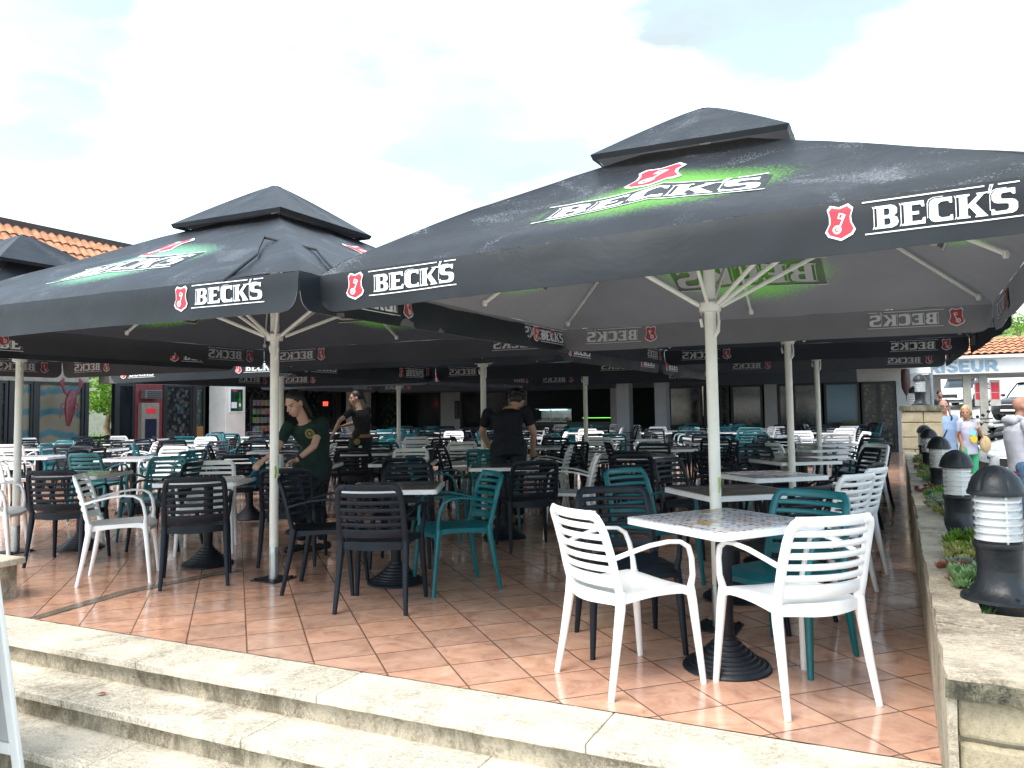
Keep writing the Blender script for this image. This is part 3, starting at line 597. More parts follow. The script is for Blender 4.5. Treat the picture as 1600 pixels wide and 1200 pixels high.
dup(t, (2.62, 28.35, gz(2, 28) + 1.2), 0, 'right of the two red posters hung between the salon pillars')
# slim grey post in the street, far wall, far hillside house
m = MB(); m.tube((0, 0, 0), (0, 0, 3.2), .05); m.lathe([(.12, 0), (.12, .03), (.06, .08)], n=16); m.build('street_post', M('grey_post', (.20, .23, .27), .5), loc=(.93, 25.5, gz(1, 25.5)), label='slim grey post rising left of the salon lettering', cat='post')
m = MB(); m.box((-6, 0, 0), (60, .3, 2.75)); m.build('boundary_wall', WALLW, loc=(0, 48, 1.0), label='white boundary wall far behind the parked cars', cat='wall', smooth=False)
hb = thing('hillside_house', 'pale blue and white house on the green hill above the tiled roof', 'house', (6.55, 56, 5.9))
m = MB(); m.box((0, 0, 0), (3.2, 4, 3.3)); m.build('wall', WALLW, hb, smooth=False); m = MB(); m.box((-.2, -.2, 3.3), (3.4, 4.2, 3.5)); m.build('roof', M('terracotta_roof_tiles', (.56, .25, .13), .75), hb, smooth=False)
px_pane(hb, .4, 2.6, -.03, 1.4, 2.9, M('pale_blue_glass', (.25, .42, .5), .15), axis='x')
m = MB(); m.grid(24, 12, lambda u, v: Vector((2 + u * 60, 49 + v * 30, 3.2 + 5.0 * v * 2.2 * (v < .4) * 1 + (4.4 if v >= .4 else 0) + .3 * noise.noise(Vector((u * 9, v * 9, 0)))))); m.build('hillside', M('grassy_hillside', (.13, .20, .05), .9, var=.35, sc=1.5, bump=.5), kind='structure')
for i, (x, y, z, lab) in enumerate(((6.3, 52.5, 5.0, 'round green bush on the hill left of the pale house'), (9.6, 53, 5.2, 'round green bush on the hill right of the pale house'))):
    tree((x, y, z), 1, lab, LGREEN, 20 + i, [((0, 0, .7), (1.0, 1.0, .7))], [((0, 0, 0), .06), ((0, 0, .4), .05)], .2, 500, 'hillside_bush', 'bush', 'bushes on the hill')

# ------------------------------------------------------------------ parasols
SHIELD = [(-.42, .86), (-.31, 1.0), (-.02, .91), (.28, 1.0), (.44, .84), (.36, .58), (.38, .36), (.50, .12), (.40, -.05), (.02, -.22), (-.40, -.05), (-.50, .12), (-.36, .38), (-.36, .62)]
def ring(cx, cy, r, n=14): return [(cx + r * math.cos(2 * math.pi * i / n), cy + r * math.sin(2 * math.pi * i / n)) for i in range(n)]
def inset(poly, k, c=(0, .4)): return [(c[0] + (x - c[0]) * k, c[1] + (y - c[1]) * k) for x, y in poly]
def word_polys(thick=1.0):
    """[(outer, holes)] for the bold lettering with its fine contour and rule lines, unit height"""
    ps = []; x = 0
    for ch in "BECK'S":
        o, h, adv = GL[ch]; ps.append(([(x + a, b) for a, b in o], [[(x + a, b) for a, b in q] for q in h]))
        if ch in 'BEK': ps.append(([(x - .075, .0), (x - .04, .0), (x - .0, .11), (x - .0, .89), (x - .04, 1.0), (x - .075, 1.0), (x - .03, .88), (x - .03, .12)], []))
        if ch in 'CS': ps.append(([(x - .05, .20), (x - .025, .20), (x - .025, .82), (x + .04, .97), (x + .18, 1.05), (x + .5, 1.05), (x + .5, 1.07), (x + .17, 1.07), (x + .01, .99), (x - .05, .83)], []))
        x += adv
    w = x; l = .028 * thick
    ps += [([(-.35, -.20), (w + .12, -.20), (w + .12, -.20 + l * 2), (-.35, -.20 + l * 2)], []), ([(-.42, 1.22), (w - 1.05, 1.22), (w - 1.05, 1.22 + l * 2), (-.42, 1.22 + l * 2)], []), ([(w - .62, 1.22), (w + .05, 1.22), (w + .05, 1.22 + l * 2), (w - .62, 1.22 + l * 2)], [])]
    return ps, w
WP, WW = word_polys()
def flat(polys, tf, step=.07):
    """tessellate 2-D polygons, cut them on a grid so that they can follow a curved cloth"""
    bm = bmesh.new()
    for o, hs in polys:
        pts = [tf(*q) for lp in [o] + hs for q in lp]; tri = tessellate_polygon([[Vector((*tf(*q), 0)) for q in lp] for lp in [o] + hs])
        vs = [bm.verts.new((*p, 0)) for p in pts]
        for t_ in tri:
            a, b, c = (pts[i] for i in t_); ar = (b[0] - a[0]) * (c[1] - a[1]) - (b[1] - a[1]) * (c[0] - a[0])
            if abs(ar) < 1e-9: continue
            try: bm.faces.new([vs[i] for i in (t_ if ar > 0 else t_[::-1])])
            except Exception: pass
    xs = [v.co.x for v in bm.verts]; ys = [v.co.y for v in bm.verts]
    for ax, lo, hi in ((0, min(xs), max(xs)), (1, min(ys), max(ys))):
        c = math.ceil(lo / step) * step
        while c < hi:
            co = (c, 0, 0) if ax == 0 else (0, c, 0); no = (1, 0, 0) if ax == 0 else (0, 1, 0)
            bmesh.ops.bisect_plane(bm, geom=bm.verts[:] + bm.edges[:] + bm.faces[:], plane_co=co, plane_no=no); c += step
    bm.verts.ensure_lookup_table(); vs = [(v.co.x, v.co.y) for v in bm.verts]; fs = [tuple(v.index for v in f.verts) for f in bm.faces]; bm.free(); return vs, fs
def logo_pieces(tx, ty, sx, sy, hx, hy, hs, slope=0.0, back=False):
    tw = flat(WP, lambda x, y: (tx + x * sx, ty + y * sy + slope * x * sx)); T2 = lambda k: (lambda x, y: (hx + x * hs * k, hy + (y - .4) * hs * k * 1.05))
    wh = flat([(SHIELD, [])], T2(1)); rd = flat([(SHIELD, [])], T2(.86))
    key = flat([(ring(-.12, .12, .17), [ring(-.12, .12, .09)]), ([(-.04, .25), (.02, .22), (.22, .66), (.16, .68)], []), ([(-.10, .55), (.08, .50), (.16, .70), (-.02, .76)], [[(-.04, .58), (.05, .56), (.09, .67), (.0, .70)]]), ([(-.16, .10), (-.08, .08), (-.06, .16), (-.14, .17)], [])], T2(.86))
    bk = [(flat([([(-.30, -.16), (WW + .05, -.16), (WW + .15, 1.08), (WW - .1, 1.22), (-.25, 1.22)], [])], lambda x, y: (tx + x * sx, ty + y * sy + slope * x * sx)), 2, .002)] if back else []
    return bk + [(tw, 0, .004), (wh, 0, .004), (rd, 1, .006), (key, 0, .008)]
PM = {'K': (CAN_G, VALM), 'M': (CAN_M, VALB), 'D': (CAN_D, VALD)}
def parasol(a, b, r, lab, zv=1.772, v=.229, zpeak=3.075, rc=.539, zc=2.725, kind='K', hub=1.877, seed=0, tag_=False, tilt=0.0, dz=0.0, wz=0.0):
    zv += dz; zc += dz; zpeak += dz; hub += dz
    U = thing('market_parasol', lab, 'parasol', (a, b, 0), tilt, 'black square market parasols over the terrace'); rr = random.Random(seed)
    zt = zv + v; r1, z1 = .30, zc + .035; sl = math.hypot(r - r1, z1 - zt); off = rr.uniform(0, 50)
    def side(k): return Matrix.Rotation(k * math.pi / 2, 4, 'Z')
    def lift(p, t=0.0):
        return p + Vector((0, 0, wz * max(0, (p.x / r + 1) / 2) * max(0, (1 - p.y / r) / 2) * (1 - t)))
    def cano(x, y, k):
        """x metres across, y metres up the slope -> point on the cloth"""
        t = y / sl; rho = r + (r1 - r) * t; s_ = max(-1, min(1, x / rho)); z = zt + (z1 - zt) * t
        tt = max(0, min(1, t)); z -= (.030 + .012 * math.sin(off + k)) * math.sin(math.pi * tt ** .8) * (abs(math.sin(math.pi * s_)) ** .8)
        z -= .035 * (1 - min(1, tt / .10)) ** 2 * (0 if False else 1)
        z += .010 * noise.noise(Vector((x * 1.7 + off, y * 1.7, k * 5)))
        rho2 = rho - .02 * (1 - min(1, tt / .10)) ** 2 * 0
        z += (.016 if wz else .008) * math.sin(math.pi * tt) * (abs(s_) ** 6); z += (.0045 * noise.noise(Vector((x * 6 + off, y * 2.4, k * 9))) + .003 * noise.noise(Vector((x * 13, y * 5 + off, k)))) * (1 - .5 * tt)
        return lift(side(k) @ Vector((x, -rho2, z)), tt)
    def vala(x, w, k):
        s_ = x / r; e = abs(x) - (r - .10); cut = .10 * (1 - math.sqrt(max(0, 1 - (max(0, e) / .10) ** 2))) if e > 0 else 0
        hh = (v - .035) * w; z = zt - .035 - min(hh, (v - .035) - cut * .95)
        out_ = .006 * math.sin(math.pi / 2 * min(1, w * 4)) + .020 * noise.noise(Vector((x * 2.2 + off, w * .7, k * 7))) * w + .010 * noise.noise(Vector((x * 7 + off, w, k * 3))) * w
        return lift(side(k) @ Vector((x, -r - out_ - .004 * w, z + .006 * noise.noise(Vector((x * 1.3, off, k))) * w)))
    m = MB(); NU, NV = 40, 16
    for k in range(4):
        def f(u, w, k=k, d=0.0):
            y = w * sl; rho = r + (r1 - r) * w; return cano((u * 2 - 1) * rho, y, k) - Vector((0, 0, d))
        uvf = lambda u, w: ((u * 2 - 1) * (r + (r1 - r) * w), w * sl)
        m.grid(NU, NV, f, 0, uvf=uvf)
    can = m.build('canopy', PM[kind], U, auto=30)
    VS = []
    for k in range(4):
        va = MB(); xs = [-(r), -(r - .012), -(r - .03), -(r - .06), -(r - .10)] + [-(r - .10) + (2 * r - .2) * i / 36 for i in range(1, 36)] + [r - .10, r - .06, r - .03, r - .012, r]; n_ = len(xs) - 1
        f = lambda u, w, k=k: vala(xs[int(round(u * n_))], w, k); inn = lambda u, w, k=k: vala(xs[int(round(u * n_))], w, k) + side(k) @ Vector((0, .004, 0))
        va.grid(n_, 6, f, 1, flip=True); va.grid(n_, 1, lambda u, w, k=k: f(u, 1, k).lerp(inn(u, 1, k), w) + Vector((0, 0, -.002 * math.sin(math.pi * w))), 2, flip=True)
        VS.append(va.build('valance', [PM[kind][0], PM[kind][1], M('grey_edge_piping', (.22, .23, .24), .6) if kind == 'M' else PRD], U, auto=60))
    # printed writing: outside on every side, and showing through mirrored on the inside
    def decal(name, pieces, fn, parent, ks=range(4)):
        m = MB()
        for k in ks:
            for (vs, fs), mi, d in pieces:
                for inner in ((0,) if mi == 2 else (0, 1)):
                    o = len(m.v)
                    for x, y in vs:
                        p = fn(x, y, k); q = fn(x + .01, y, k); w = fn(x, y + .01, k); nn_ = (q - p).cross(w - p).normalized()
                        if nn_.dot(side(k) @ Vector((0, -1, .3))) < 0: nn_ = -nn_
                        m.v.append(tuple(p + nn_ * (d if not inner else -(.005 + d))))
                    for q in fs: m.face([o + i for i in (q if not inner else q[::-1])], mi + 3 * inner)
        return m.build(name, [PRW, PRR, PRD, PRWI, PRRI, PRD], parent, smooth=False)
    VH = v - .035; W_ = .445 / WW
    def vf(x, y, k): return vala(x, (zt - .035 - y) / VH, k)
    yb = zv + .075
    for x0 in (-r + .17, r - .22 - .615):
        pcs = logo_pieces(x0 + .165, yb, W_, .082, x0 + .05, yb + .042, .105)
        for k in range(4): decal('printed_lettering', pcs, vf, VS[k], (k,))
    pcs = logo_pieces(-.50, .385, .98 / WW, .225, -.09, .93, .30, .05, True)
    for k in range(4): decal('printed_lettering', pcs, cano, can, (k,))
    # small second roof over the vent
    m = MB()
    for k in range(4):
        f = lambda u, w, k=k, d=0.0: side(k) @ Vector(((u * 2 - 1) * (rc + (.03 - rc) * w), -(rc + (.03 - rc) * w), zc + (zpeak - zc) * (1 - (1 - w) ** 1.08) - .012 * math.sin(math.pi * w) * abs(math.sin(math.pi * (u * 2 - 1))) - d))
        m.grid(16, 8, f, 0)
        m.grid(16, 2, lambda u, w, k=k: side(k) @ Vector(((u * 2 - 1) * (rc - .012 * w), -(rc - .012 * w) - .003 * math.sin(u * 40), zc - .030 * w)), 1, flip=True)
    m.lathe([(.05, zpeak - .006), (.03, zpeak + .002), (.0, zpeak + .004)], n=12)
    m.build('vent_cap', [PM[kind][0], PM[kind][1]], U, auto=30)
    m = MB(); m.lathe([(.026, .02), (.034, .021), (.034, zpeak - .03), (.01, zpeak - .02)], n=20); m.build('pole', POLE, U)
    m = MB(); m.lathe([(.0375, .01), (.0375, .245), (.036, .25), (.03, .25)], n=20); m.build('base_sleeve', STEEL, U); m = MB(); m.box((-.12, -.12, 0), (.12, .12, .010))
    for sx in (-1, 1):
        for sy in (-1, 1): m.lathe([(.012, .012), (.012, .022), (.0, .024)], (sx * .095, sy * .095, 0), 8)
    m.build('base_plate', IRON, U)
    m = MB(); m.lathe([(.036, -.035), (.062, -.03), (.066, 0), (.066, .02), (.05, .034), (.036, .036)], (0, 0, hub), 20); m.build('hub', POLE, U); m = MB(); m.lathe([(.036, 0), (.06, .005), (.06, .05), (.036, .055)], (0, 0, z1 - .09), 20)
    m.build('crown_ring', POLE, U)
    m = MB(); m.sweep([(.05, -.02, hub - .01), (.055, -.025, hub - .09), (.05, -.025, hub - .15), (.028, -.02, hub - .18)], (.011, .008), n=8); m.sweep([(-.05, .01, hub), (-.06, .01, hub - .07), (-.05, .01, hub - .12)], (.009, .007), n=8); m.build('crank_lever', POLE, U)
    for k in range(8):
        an = R(45 * k); diag = k % 2; ux_, uy_ = (round(math.cos(an)), round(math.sin(an)))
        def under(q, dz_=.028):
            t = (r - q) / (r - r1); z = zt + (z1 - zt) * max(0, t); tt = max(0, min(1, t)); return lift(Vector((ux_ * q, uy_ * q, z - dz_ - .035 * (1 - min(1, tt / .10)) ** 2)), tt)
        m = MB(); m.sweep([Vector((ux_ * .04, uy_ * .04, z1 - .05)), under(.30, .035), under(r * .6), under(r * .95, .040)], (.013, .009), n=8); rb = m.build('rib', POLE, U)
        m = MB(); m.sweep([Vector((ux_ * .055, uy_ * .055, hub + .005)), under(r * .52, .045)], (.013, .010), n=8); m.build('strut', POLE, U)
        m = MB(); m.lathe([(.014, -.02), (.02, 0), (.014, .02)], tuple(under(r * .945, .045)), 8); m.build('end_joint', POLE, rb)
    if kind == 'M' and tag_:
        m = MB(); pts = [cano(1.30, .02, 0) + Vector((0, -.02, -.05)), cano(1.36, .10, 0), cano(1.30, .26, 0), cano(1.16, .44, 0), cano(1.02, .66, 0) + Vector((0, 0, .012)), cano(-1.16, .46, 1), cano(-1.36, .22, 1), cano(-1.46, .06, 1)]
        m.sweep([p + Vector((.004, -.006, .022)) for p in pts], (.009, .008), n=6); m.build('tie_cord', PRD, U)
    if tag_:
        m = MB(); m.sweep([(.028, -.022, .78), (.034, -.018, .82), (.032, -.022, .87)], (.010, .003), ref=(0, 1, 0), n=6); m.build('yellow_tag', M('lime_tag', (.50, .62, .05), .5), U)
    return U
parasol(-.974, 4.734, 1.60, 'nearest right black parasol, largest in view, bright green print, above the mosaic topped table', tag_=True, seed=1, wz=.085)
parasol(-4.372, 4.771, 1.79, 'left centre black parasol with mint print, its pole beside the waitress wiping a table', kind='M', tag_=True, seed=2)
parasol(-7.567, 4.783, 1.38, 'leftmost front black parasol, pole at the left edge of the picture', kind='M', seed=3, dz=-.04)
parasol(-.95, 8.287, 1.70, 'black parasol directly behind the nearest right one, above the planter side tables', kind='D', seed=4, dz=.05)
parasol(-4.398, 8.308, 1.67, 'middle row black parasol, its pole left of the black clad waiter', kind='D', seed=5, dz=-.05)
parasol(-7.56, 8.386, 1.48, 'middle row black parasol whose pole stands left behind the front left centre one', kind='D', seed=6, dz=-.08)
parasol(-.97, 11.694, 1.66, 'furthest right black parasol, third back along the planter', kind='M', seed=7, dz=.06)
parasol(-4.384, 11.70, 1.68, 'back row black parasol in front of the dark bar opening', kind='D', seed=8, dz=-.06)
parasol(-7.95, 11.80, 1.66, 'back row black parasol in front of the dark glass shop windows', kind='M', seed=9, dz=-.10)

# ------------------------------------------------------------------ café furniture
def chair_parts():
    P = {}
    m = MB()
    def seat(u, v, top=True):
        q_ = u * 2 - 1; x = q_ * (.222 - .012 * (1 - v)); y = -.205 + .425 * v - .060 * (1 - q_ * q_) * (1 - v) ** 2 + .018 * (1 - q_ * q_) * v ** 3; z = .452 - .016 * math.sin(math.pi * v) * (1 - (u * 2 - 1) ** 2)
        if v > .8: z -= .035 * ((v - .8) / .2) ** 2
        z -= .010 * abs(u * 2 - 1) ** 4; z += .014 * (u * 2 - 1) ** 2 * v; return Vector((x, y, z))
    m.grid(12, 12, lambda u, v: seat(u, v)); m.grid(12, 12, lambda u, v: seat(u, v) - Vector((0, 0, .012)), flip=True)
    def rim(path, drop):
        n = len(path) - 1; f = lambda u, w, path=path: path[int(round(u * n))] + Vector((0, 0, -drop(int(round(u * n)) / n) * w)); return n, f
    for path, drop, fl in (([seat(0, i / 12) for i in range(13)], lambda t: .045 - .016 * math.sin(math.pi * t), True), ([seat(1, i / 12) for i in range(13)], lambda t: .045 - .016 * math.sin(math.pi * t), False), ([seat(i / 12, 1) for i in range(13)], lambda t: .026, True), ([seat(i / 12, 0) for i in range(13)], lambda t: .045 + .012 * math.sin(math.pi * t), False)):
        n, f = rim(path, drop); m.grid(n, 1, f, flip=not fl); cx_ = Vector((0, .0, 0)); m.grid(n, 1, lambda u, w: (lambda q: Vector((q.x * .965, q.y * .965, q.z)))(f(u, w)), flip=fl); m.grid(n, 1, lambda u, w: f(u, 1).lerp((lambda q: Vector((q.x * .965, q.y * .965, q.z)))(f(u, 1)), w), flip=not fl)
    P['seat'] = m
    m = MB()
    for sx in (-1, 1): m.sweep([(sx * .212, -.20, .44), (sx * .213, -.222, .52), (sx * .211, -.245, .62), (sx * .206, -.275, .72), (sx * .201, -.294, .765), (sx * .191, -.306, .790), (sx * .172, -.314, .802), (sx * .145, -.322, .803)], [(.017, .021)] * 4 + [(.0165, .020), (.016, .020), (.015, .020), (.011, .019)], ref=(0, 1, 0), n=8)
    def bar(z, y, hh, bow, w=.2, th=.0085):
        m.sweep([(w * (i / 4 - 1), y - bow * (1 - (i / 4 - 1) ** 2), z) for i in range(9)], (hh, th), ref=(0, -.25, 1), n=8, p=4, cap=False)
    bar(.802, -.306, .022, .040, .186)
    for i, z in enumerate((.752, .704, .656, .608, .560)): bar(z, -.222 - (z - .52) * .26 - .002, .0135, .052)
    bar(.504, -.217, .029, .052)
    P['backrest'] = m
    for nm, pts, sec in (('rear', [(.213, -.198, .46), (.215, -.205, .38), (.222, -.240, .18), (.232, -.275, 0)], [(.021, .023), (.023, .022), (.018, .017), (.0135, .0135)]), ('front', [(.222, .185, .445), (.226, .195, .38), (.236, .215, .18), (.246, .232, 0)], [(.021, .022), (.022, .020), (.018, .016), (.0135, .0135)])):
        for sx in (-1, 1):
            m = MB(); m.sweep([(sx * x, y, z) for x, y, z in pts], sec, ref=(1, 0, 0), n=8); P['leg' + nm + str(sx)] = m
    for sx in (-1, 1):
        m = MB(); m.sweep([(sx * x, y, z) for x, y, z in ((.222, .188, .44), (.236, .192, .50), (.246, .180, .58), (.252, .158, .635), (.254, .110, .662), (.253, .04, .668), (.248, -.06, .658), (.238, -.16, .635), (.224, -.225, .615), (.212, -.246, .61))], [(.018, .016), (.014, .013), (.0125, .013), (.013, .012), (.0155, .010), (.0165, .0095), (.0155, .0095), (.0135, .010), (.012, .011), (.011, .011)], ref=(1, 0, 0), n=8); P['arm' + str(sx)] = m
    return P
CP = chair_parts(); CD = {}
for key, mt in (('W', WHITE), ('K', BLACK), ('T', TEAL)):
    CD[key] = {p: q.data('chair_' + p, mt, auto=50) for p, q in CP.items()}
    al = MB()
    for q in CP.values(): al.add(q.v, q.f)
    CD[key]['all'] = al.data('chair_whole', mt, auto=50)
CN = {'W': 'white', 'K': 'black', 'T': 'teal'}
CHAIRS = []
def chair(c, a, b, deg, lab, group='slatted armchairs around the café tables', far=False, z=0, tiltx=0):
    CHAIRS.append((a, b))
    rot = (R(tiltx), 0, R(deg))
    if far: return link('armchair', CD[c]['all'], None, (a, b, z), rot, lab, 'chair', group)
    t = thing('armchair', lab, 'chair', (a, b, z), 0, group); t.rotation_euler = rot
    for p, nm in (('seat', 'seat'), ('backrest', 'backrest'), ('legrear-1', 'leg'), ('legrear1', 'leg'), ('legfront-1', 'leg'), ('legfront1', 'leg'), ('arm-1', 'armrest'), ('arm1', 'armrest')): link(nm, CD[c][p], t)
    return t
def mat_mosaic():
    s = NT('mosaic_print_tabletop'); sc = 26; q = s.n('ShaderNodeVectorMath', operation='MULTIPLY'); s.l(s.co, q.inputs[0]); q.inputs[1].default_value = (sc, sc, 0)
    fl = s.n('ShaderNodeVectorMath', operation='FLOOR'); s.l(q.outputs[0], fl.inputs[0]); w = s.n('ShaderNodeTexWhiteNoise', noise_dimensions='2D'); s.l(fl.outputs[0], w.inputs[0])
    fr = s.n('ShaderNodeVectorMath', operation='FRACTION'); s.l(q.outputs[0], fr.inputs[0]); sp = s.n('ShaderNodeSeparateXYZ'); s.l(fr.outputs[0], sp.inputs[0])
    inner = s.math('MULTIPLY', s.math('MULTIPLY', s.math('GREATER_THAN', sp.outputs[0], .16), s.math('LESS_THAN', sp.outputs[0], .84)), s.math('MULTIPLY', s.math('GREATER_THAN', sp.outputs[1], .16), s.math('LESS_THAN', sp.outputs[1], .84)))
    tilec = s.ramp(w.outputs[0], (.0, (.16, .22, .38)), (.30, (.40, .45, .58)), (.45, (.10, .06, .05)), (.62, (.36, .20, .13)), (.74, (.34, .11, .10)), (.84, (.64, .62, .58)), (1., (.12, .16, .30)))
    c = s.mix(inner, (.62, .63, .66), tilec); blob = s.ramp(s.noise(3.2, 2, vec=s.co), (.62, 0.), (.65, 1.)); c = s.mix(s.math('MULTIPLY', blob, .8), c, (.36, .25, .06))
    s.set(col=c, rough=s.ramp(s.noise(5, 4, .6), (.4, .10), (.6, .28)), spec=.45); return s.m
def mat_woodtop():
    s = NT('weathered_print_tabletop'); f = s.noise(4, 6, .7, 1.2, scale=(1, 5, 1)); c = s.ramp(f, (.3, (.10, .085, .075)), (.5, (.22, .20, .185)), (.7, (.36, .34, .32)))
    s.set(col=c, rough=s.ramp(s.noise(5, 4, .6), (.4, .06), (.6, .18)), spec=.7); return s.m
MOSAIC = mat_mosaic(); WOODT = mat_woodtop(); TEDGE = M('white_table_edge', (.78, .79, .80), .35, var=.03)
def rrect(h, r, n=4):
    p = []
    for cx, cy, a0 in ((h - r, h - r, 0), (-h + r, h - r, 90), (-h + r, -h + r, 180), (h - r, -h + r, 270)):
        for i in range(n + 1): a = R(a0 + 90 * i / n); p.append((cx + r * math.cos(a), cy + r * math.sin(a)))
    return p
mt_ = MB(); mt_.prism(rrect(.345, .035), -.016, .016); TE = mt_.data('table_top', TEDGE, auto=40)
mt_ = MB(); mt_.prism(rrect(.322, .03), .0165, .0185); TP = {'m': mt_.data('printed_surface', MOSAIC, auto=40), 'w': mt_.data('printed_surface', WOODT, auto=40)}
mt_ = MB(); mt_.lathe([(.036, 0), (.039, .02), (.039, .60), (.045, .605), (.045, .63)], (0, 0, .06), 20); mt_.box((-.2, -.025, .675), (.2, .025, .70)); mt_.box((-.025, -.2, .677), (.025, .2, .699)); TC_ = mt_.data('pedestal', IRON)
pr_ = [(.205, 0), (.215, .006), (.212, .016)]
for i in range(8): q = .205 - i * .021; z = .018 + .0105 * i + .0009 * i * i; pr_ += [(q, z), (q - .003, z + .009), (q - .012, z + .0095), (q - .016, z + .006)]
pr_ += [(.05, .125), (.046, .16)]
mt_ = MB(); mt_.lathe(pr_, n=40); TB_ = mt_.data('ribbed_base', IRON, auto=70)
TABLES = []
def table(a, b, deg, kind, lab, far=False):
    t = thing('cafe_table', lab, 'table', (a, b, 0), R(deg), 'square pedestal café tables'); TABLES.append((a, b))
    tt = link('table_top', TE, t, (0, 0, .704)); link('printed_surface', TP[kind], tt); link('pedestal', TC_, t); link('ribbed_base', TB_, t); return t
# tables and chairs placed one by one
near_tables = [(-.80, 4.04, -35.6, 'm', 'nearest white edged café table with a small square mosaic print, two white chairs at it'),
 (-3.42, 5.03, 25.8, 'w', 'café table with weathered print right of the front pole, black and teal chairs at it'),
 (-5.33, 5.02, 27, 'w', 'café table left of the front pole, white chair at its left side'),
 (-7.15, 5.15, 24, 'w', 'café table beside the leftmost parasol pole, black chair in front of it'),
 (-1.02, 5.50, 40, 'w', 'second café table along the planter, just behind the nearest mosaic table'),
 (-.98, 6.85, 44, 'm', 'third café table along the planter, reddish reflections on its top'),
 (-3.60, 7.22, 27, 'w', 'café table in front of the black clad waiter, teal chair behind it'),
 (-4.95, 7.45, 26, 'w', 'café table left behind the weathered one, right of the waitress')]
for q in near_tables: table(*q)
# the table the waitress wipes
table(-5.75, 6.75, 26, 'w', 'café table that the waitress in the dark green shirt is wiping')
G1 = 'slatted armchairs around the café tables'
near_chairs = [
 ('W', -1.19, 3.73, -37, 'white slatted armchair at the nearest table, left one, back to the steps'),
 ('W', -.47, 3.82, 44, 'white slatted armchair at the nearest table, right one beside the planter wall'),
 ('K', -1.36, 4.22, -148, 'dark grey slatted armchair behind the left white chair of the nearest table'),
 ('T', -.55, 4.32, 158, 'teal slatted armchair at the nearest table, behind the right white chair'),
 ('K', -3.13, 4.44, 19, 'charcoal slatted armchair with its back to the steps, right of the front pole'),
 ('K', -3.78, 4.70, -66, 'black slatted armchair seen from the side, facing right, just right of the front pole'),
 ('T', -2.95, 5.08, -221, 'teal slatted armchair seen from the side beside the charcoal one'),
 ('K', -3.78, 5.68, 205, 'black slatted armchair behind the weathered printed table right of the pole'),
 ('K', -4.90, 4.50, 45, 'black slatted armchair with its back to the steps, left of the front pole'),
 ('W', -5.52, 4.34, -47, 'white slatted armchair seen from the side, left of the black one near the steps'),
 ('W', -5.85, 5.50, -140, 'white armchair facing the steps, behind the table left of the front pole'),
 ('K', -4.75, 5.42, 30, 'black slatted armchair directly left of the front pole'),
 ('K', -6.62, 4.66, 28, 'black slatted armchair in front of the table beside the leftmost pole'),
 ('W', -7.35, 4.42, -50, 'white armchair at the left picture edge, seen from the side'),
 ('T', -7.00, 5.85, 200, 'dark teal armchair behind the table of the leftmost pole, facing the steps'),
 ('K', -6.42, 5.50, 110, 'black armchair right of the leftmost table, facing left'),
 ('K', -.72, 5.05, 62, 'black armchair just behind the teal one at the nearest table'),
 ('T', -1.62, 5.72, -118, 'teal armchair left of the second planter side table, facing right'),
 ('W', -.52, 5.98, 62, 'white armchair right of the second planter side table'),
 ('W', -.44, 6.55, 72, 'white armchair third from the steps along the planter'),
 ('K', -.46, 7.20, 78, 'black armchair fourth from the steps along the planter'),
 ('K', -1.62, 7.05, -112, 'black armchair left of the third planter side table, facing right'),
 ('K', -3.14, 6.78, 40, 'black armchair with its back to the steps, before the black clad waiter'),
 ('T', -3.93, 7.72, -156, 'teal armchair facing the steps, between the middle pole and the waiter'),
 ('W', -3.05, 7.55, 112, 'white armchair seen from the side, right of the waiter, facing left'),
 ('T', -4.15, 6.92, -70, 'teal armchair seen from the side, left of the waiter, facing right'),
 ('K', -4.56, 6.92, 28, 'black armchair between the waitress and the teal side view chair'),
 ('W', -5.25, 8.02, -150, 'white armchair facing the steps, behind the table right of the waitress'),
 ('K', -2.55, 7.95, 30, 'black armchair right of the waiter with its back to the steps, second row')]
for q in near_chairs: chair(*q)
POLES = [(-.974, 4.734), (-4.372, 4.771), (-7.567, 4.783), (-.95, 8.287), (-4.398, 8.308), (-7.483, 8.386), (-.97, 11.694), (-4.384, 11.687), (-7.95, 11.75)]
PEOPLE = [(-4.9, 5.84), (-3.95, 8.03), (-7.6, 10.21)]
ORD = ['first', 'second', 'third', 'fourth', 'fifth', 'sixth', 'seventh', 'eighth', 'ninth', 'tenth']
rows = [(7.25, [-7.25, -9.1, -10.9], 'second'), (9.1, None, 'third'), (10.95, None, 'fourth'), (12.8, None, 'fifth'), (14.6, None, 'sixth'), (17.9, None, 'first porch'), (19.7, None, 'second porch'), (21.6, None, 'third porch')]
rq = random.Random(21); nfield = 0
def free(a, b, d=.30, dc=.46):
    return all(math.hypot(a - x, b - y) > d for x, y in POLES + PEOPLE) and all(math.hypot(a - x, b - y) > dc for x, y in CHAIRS)
right_rows = [8.25, 9.7, 11.15, 12.6]
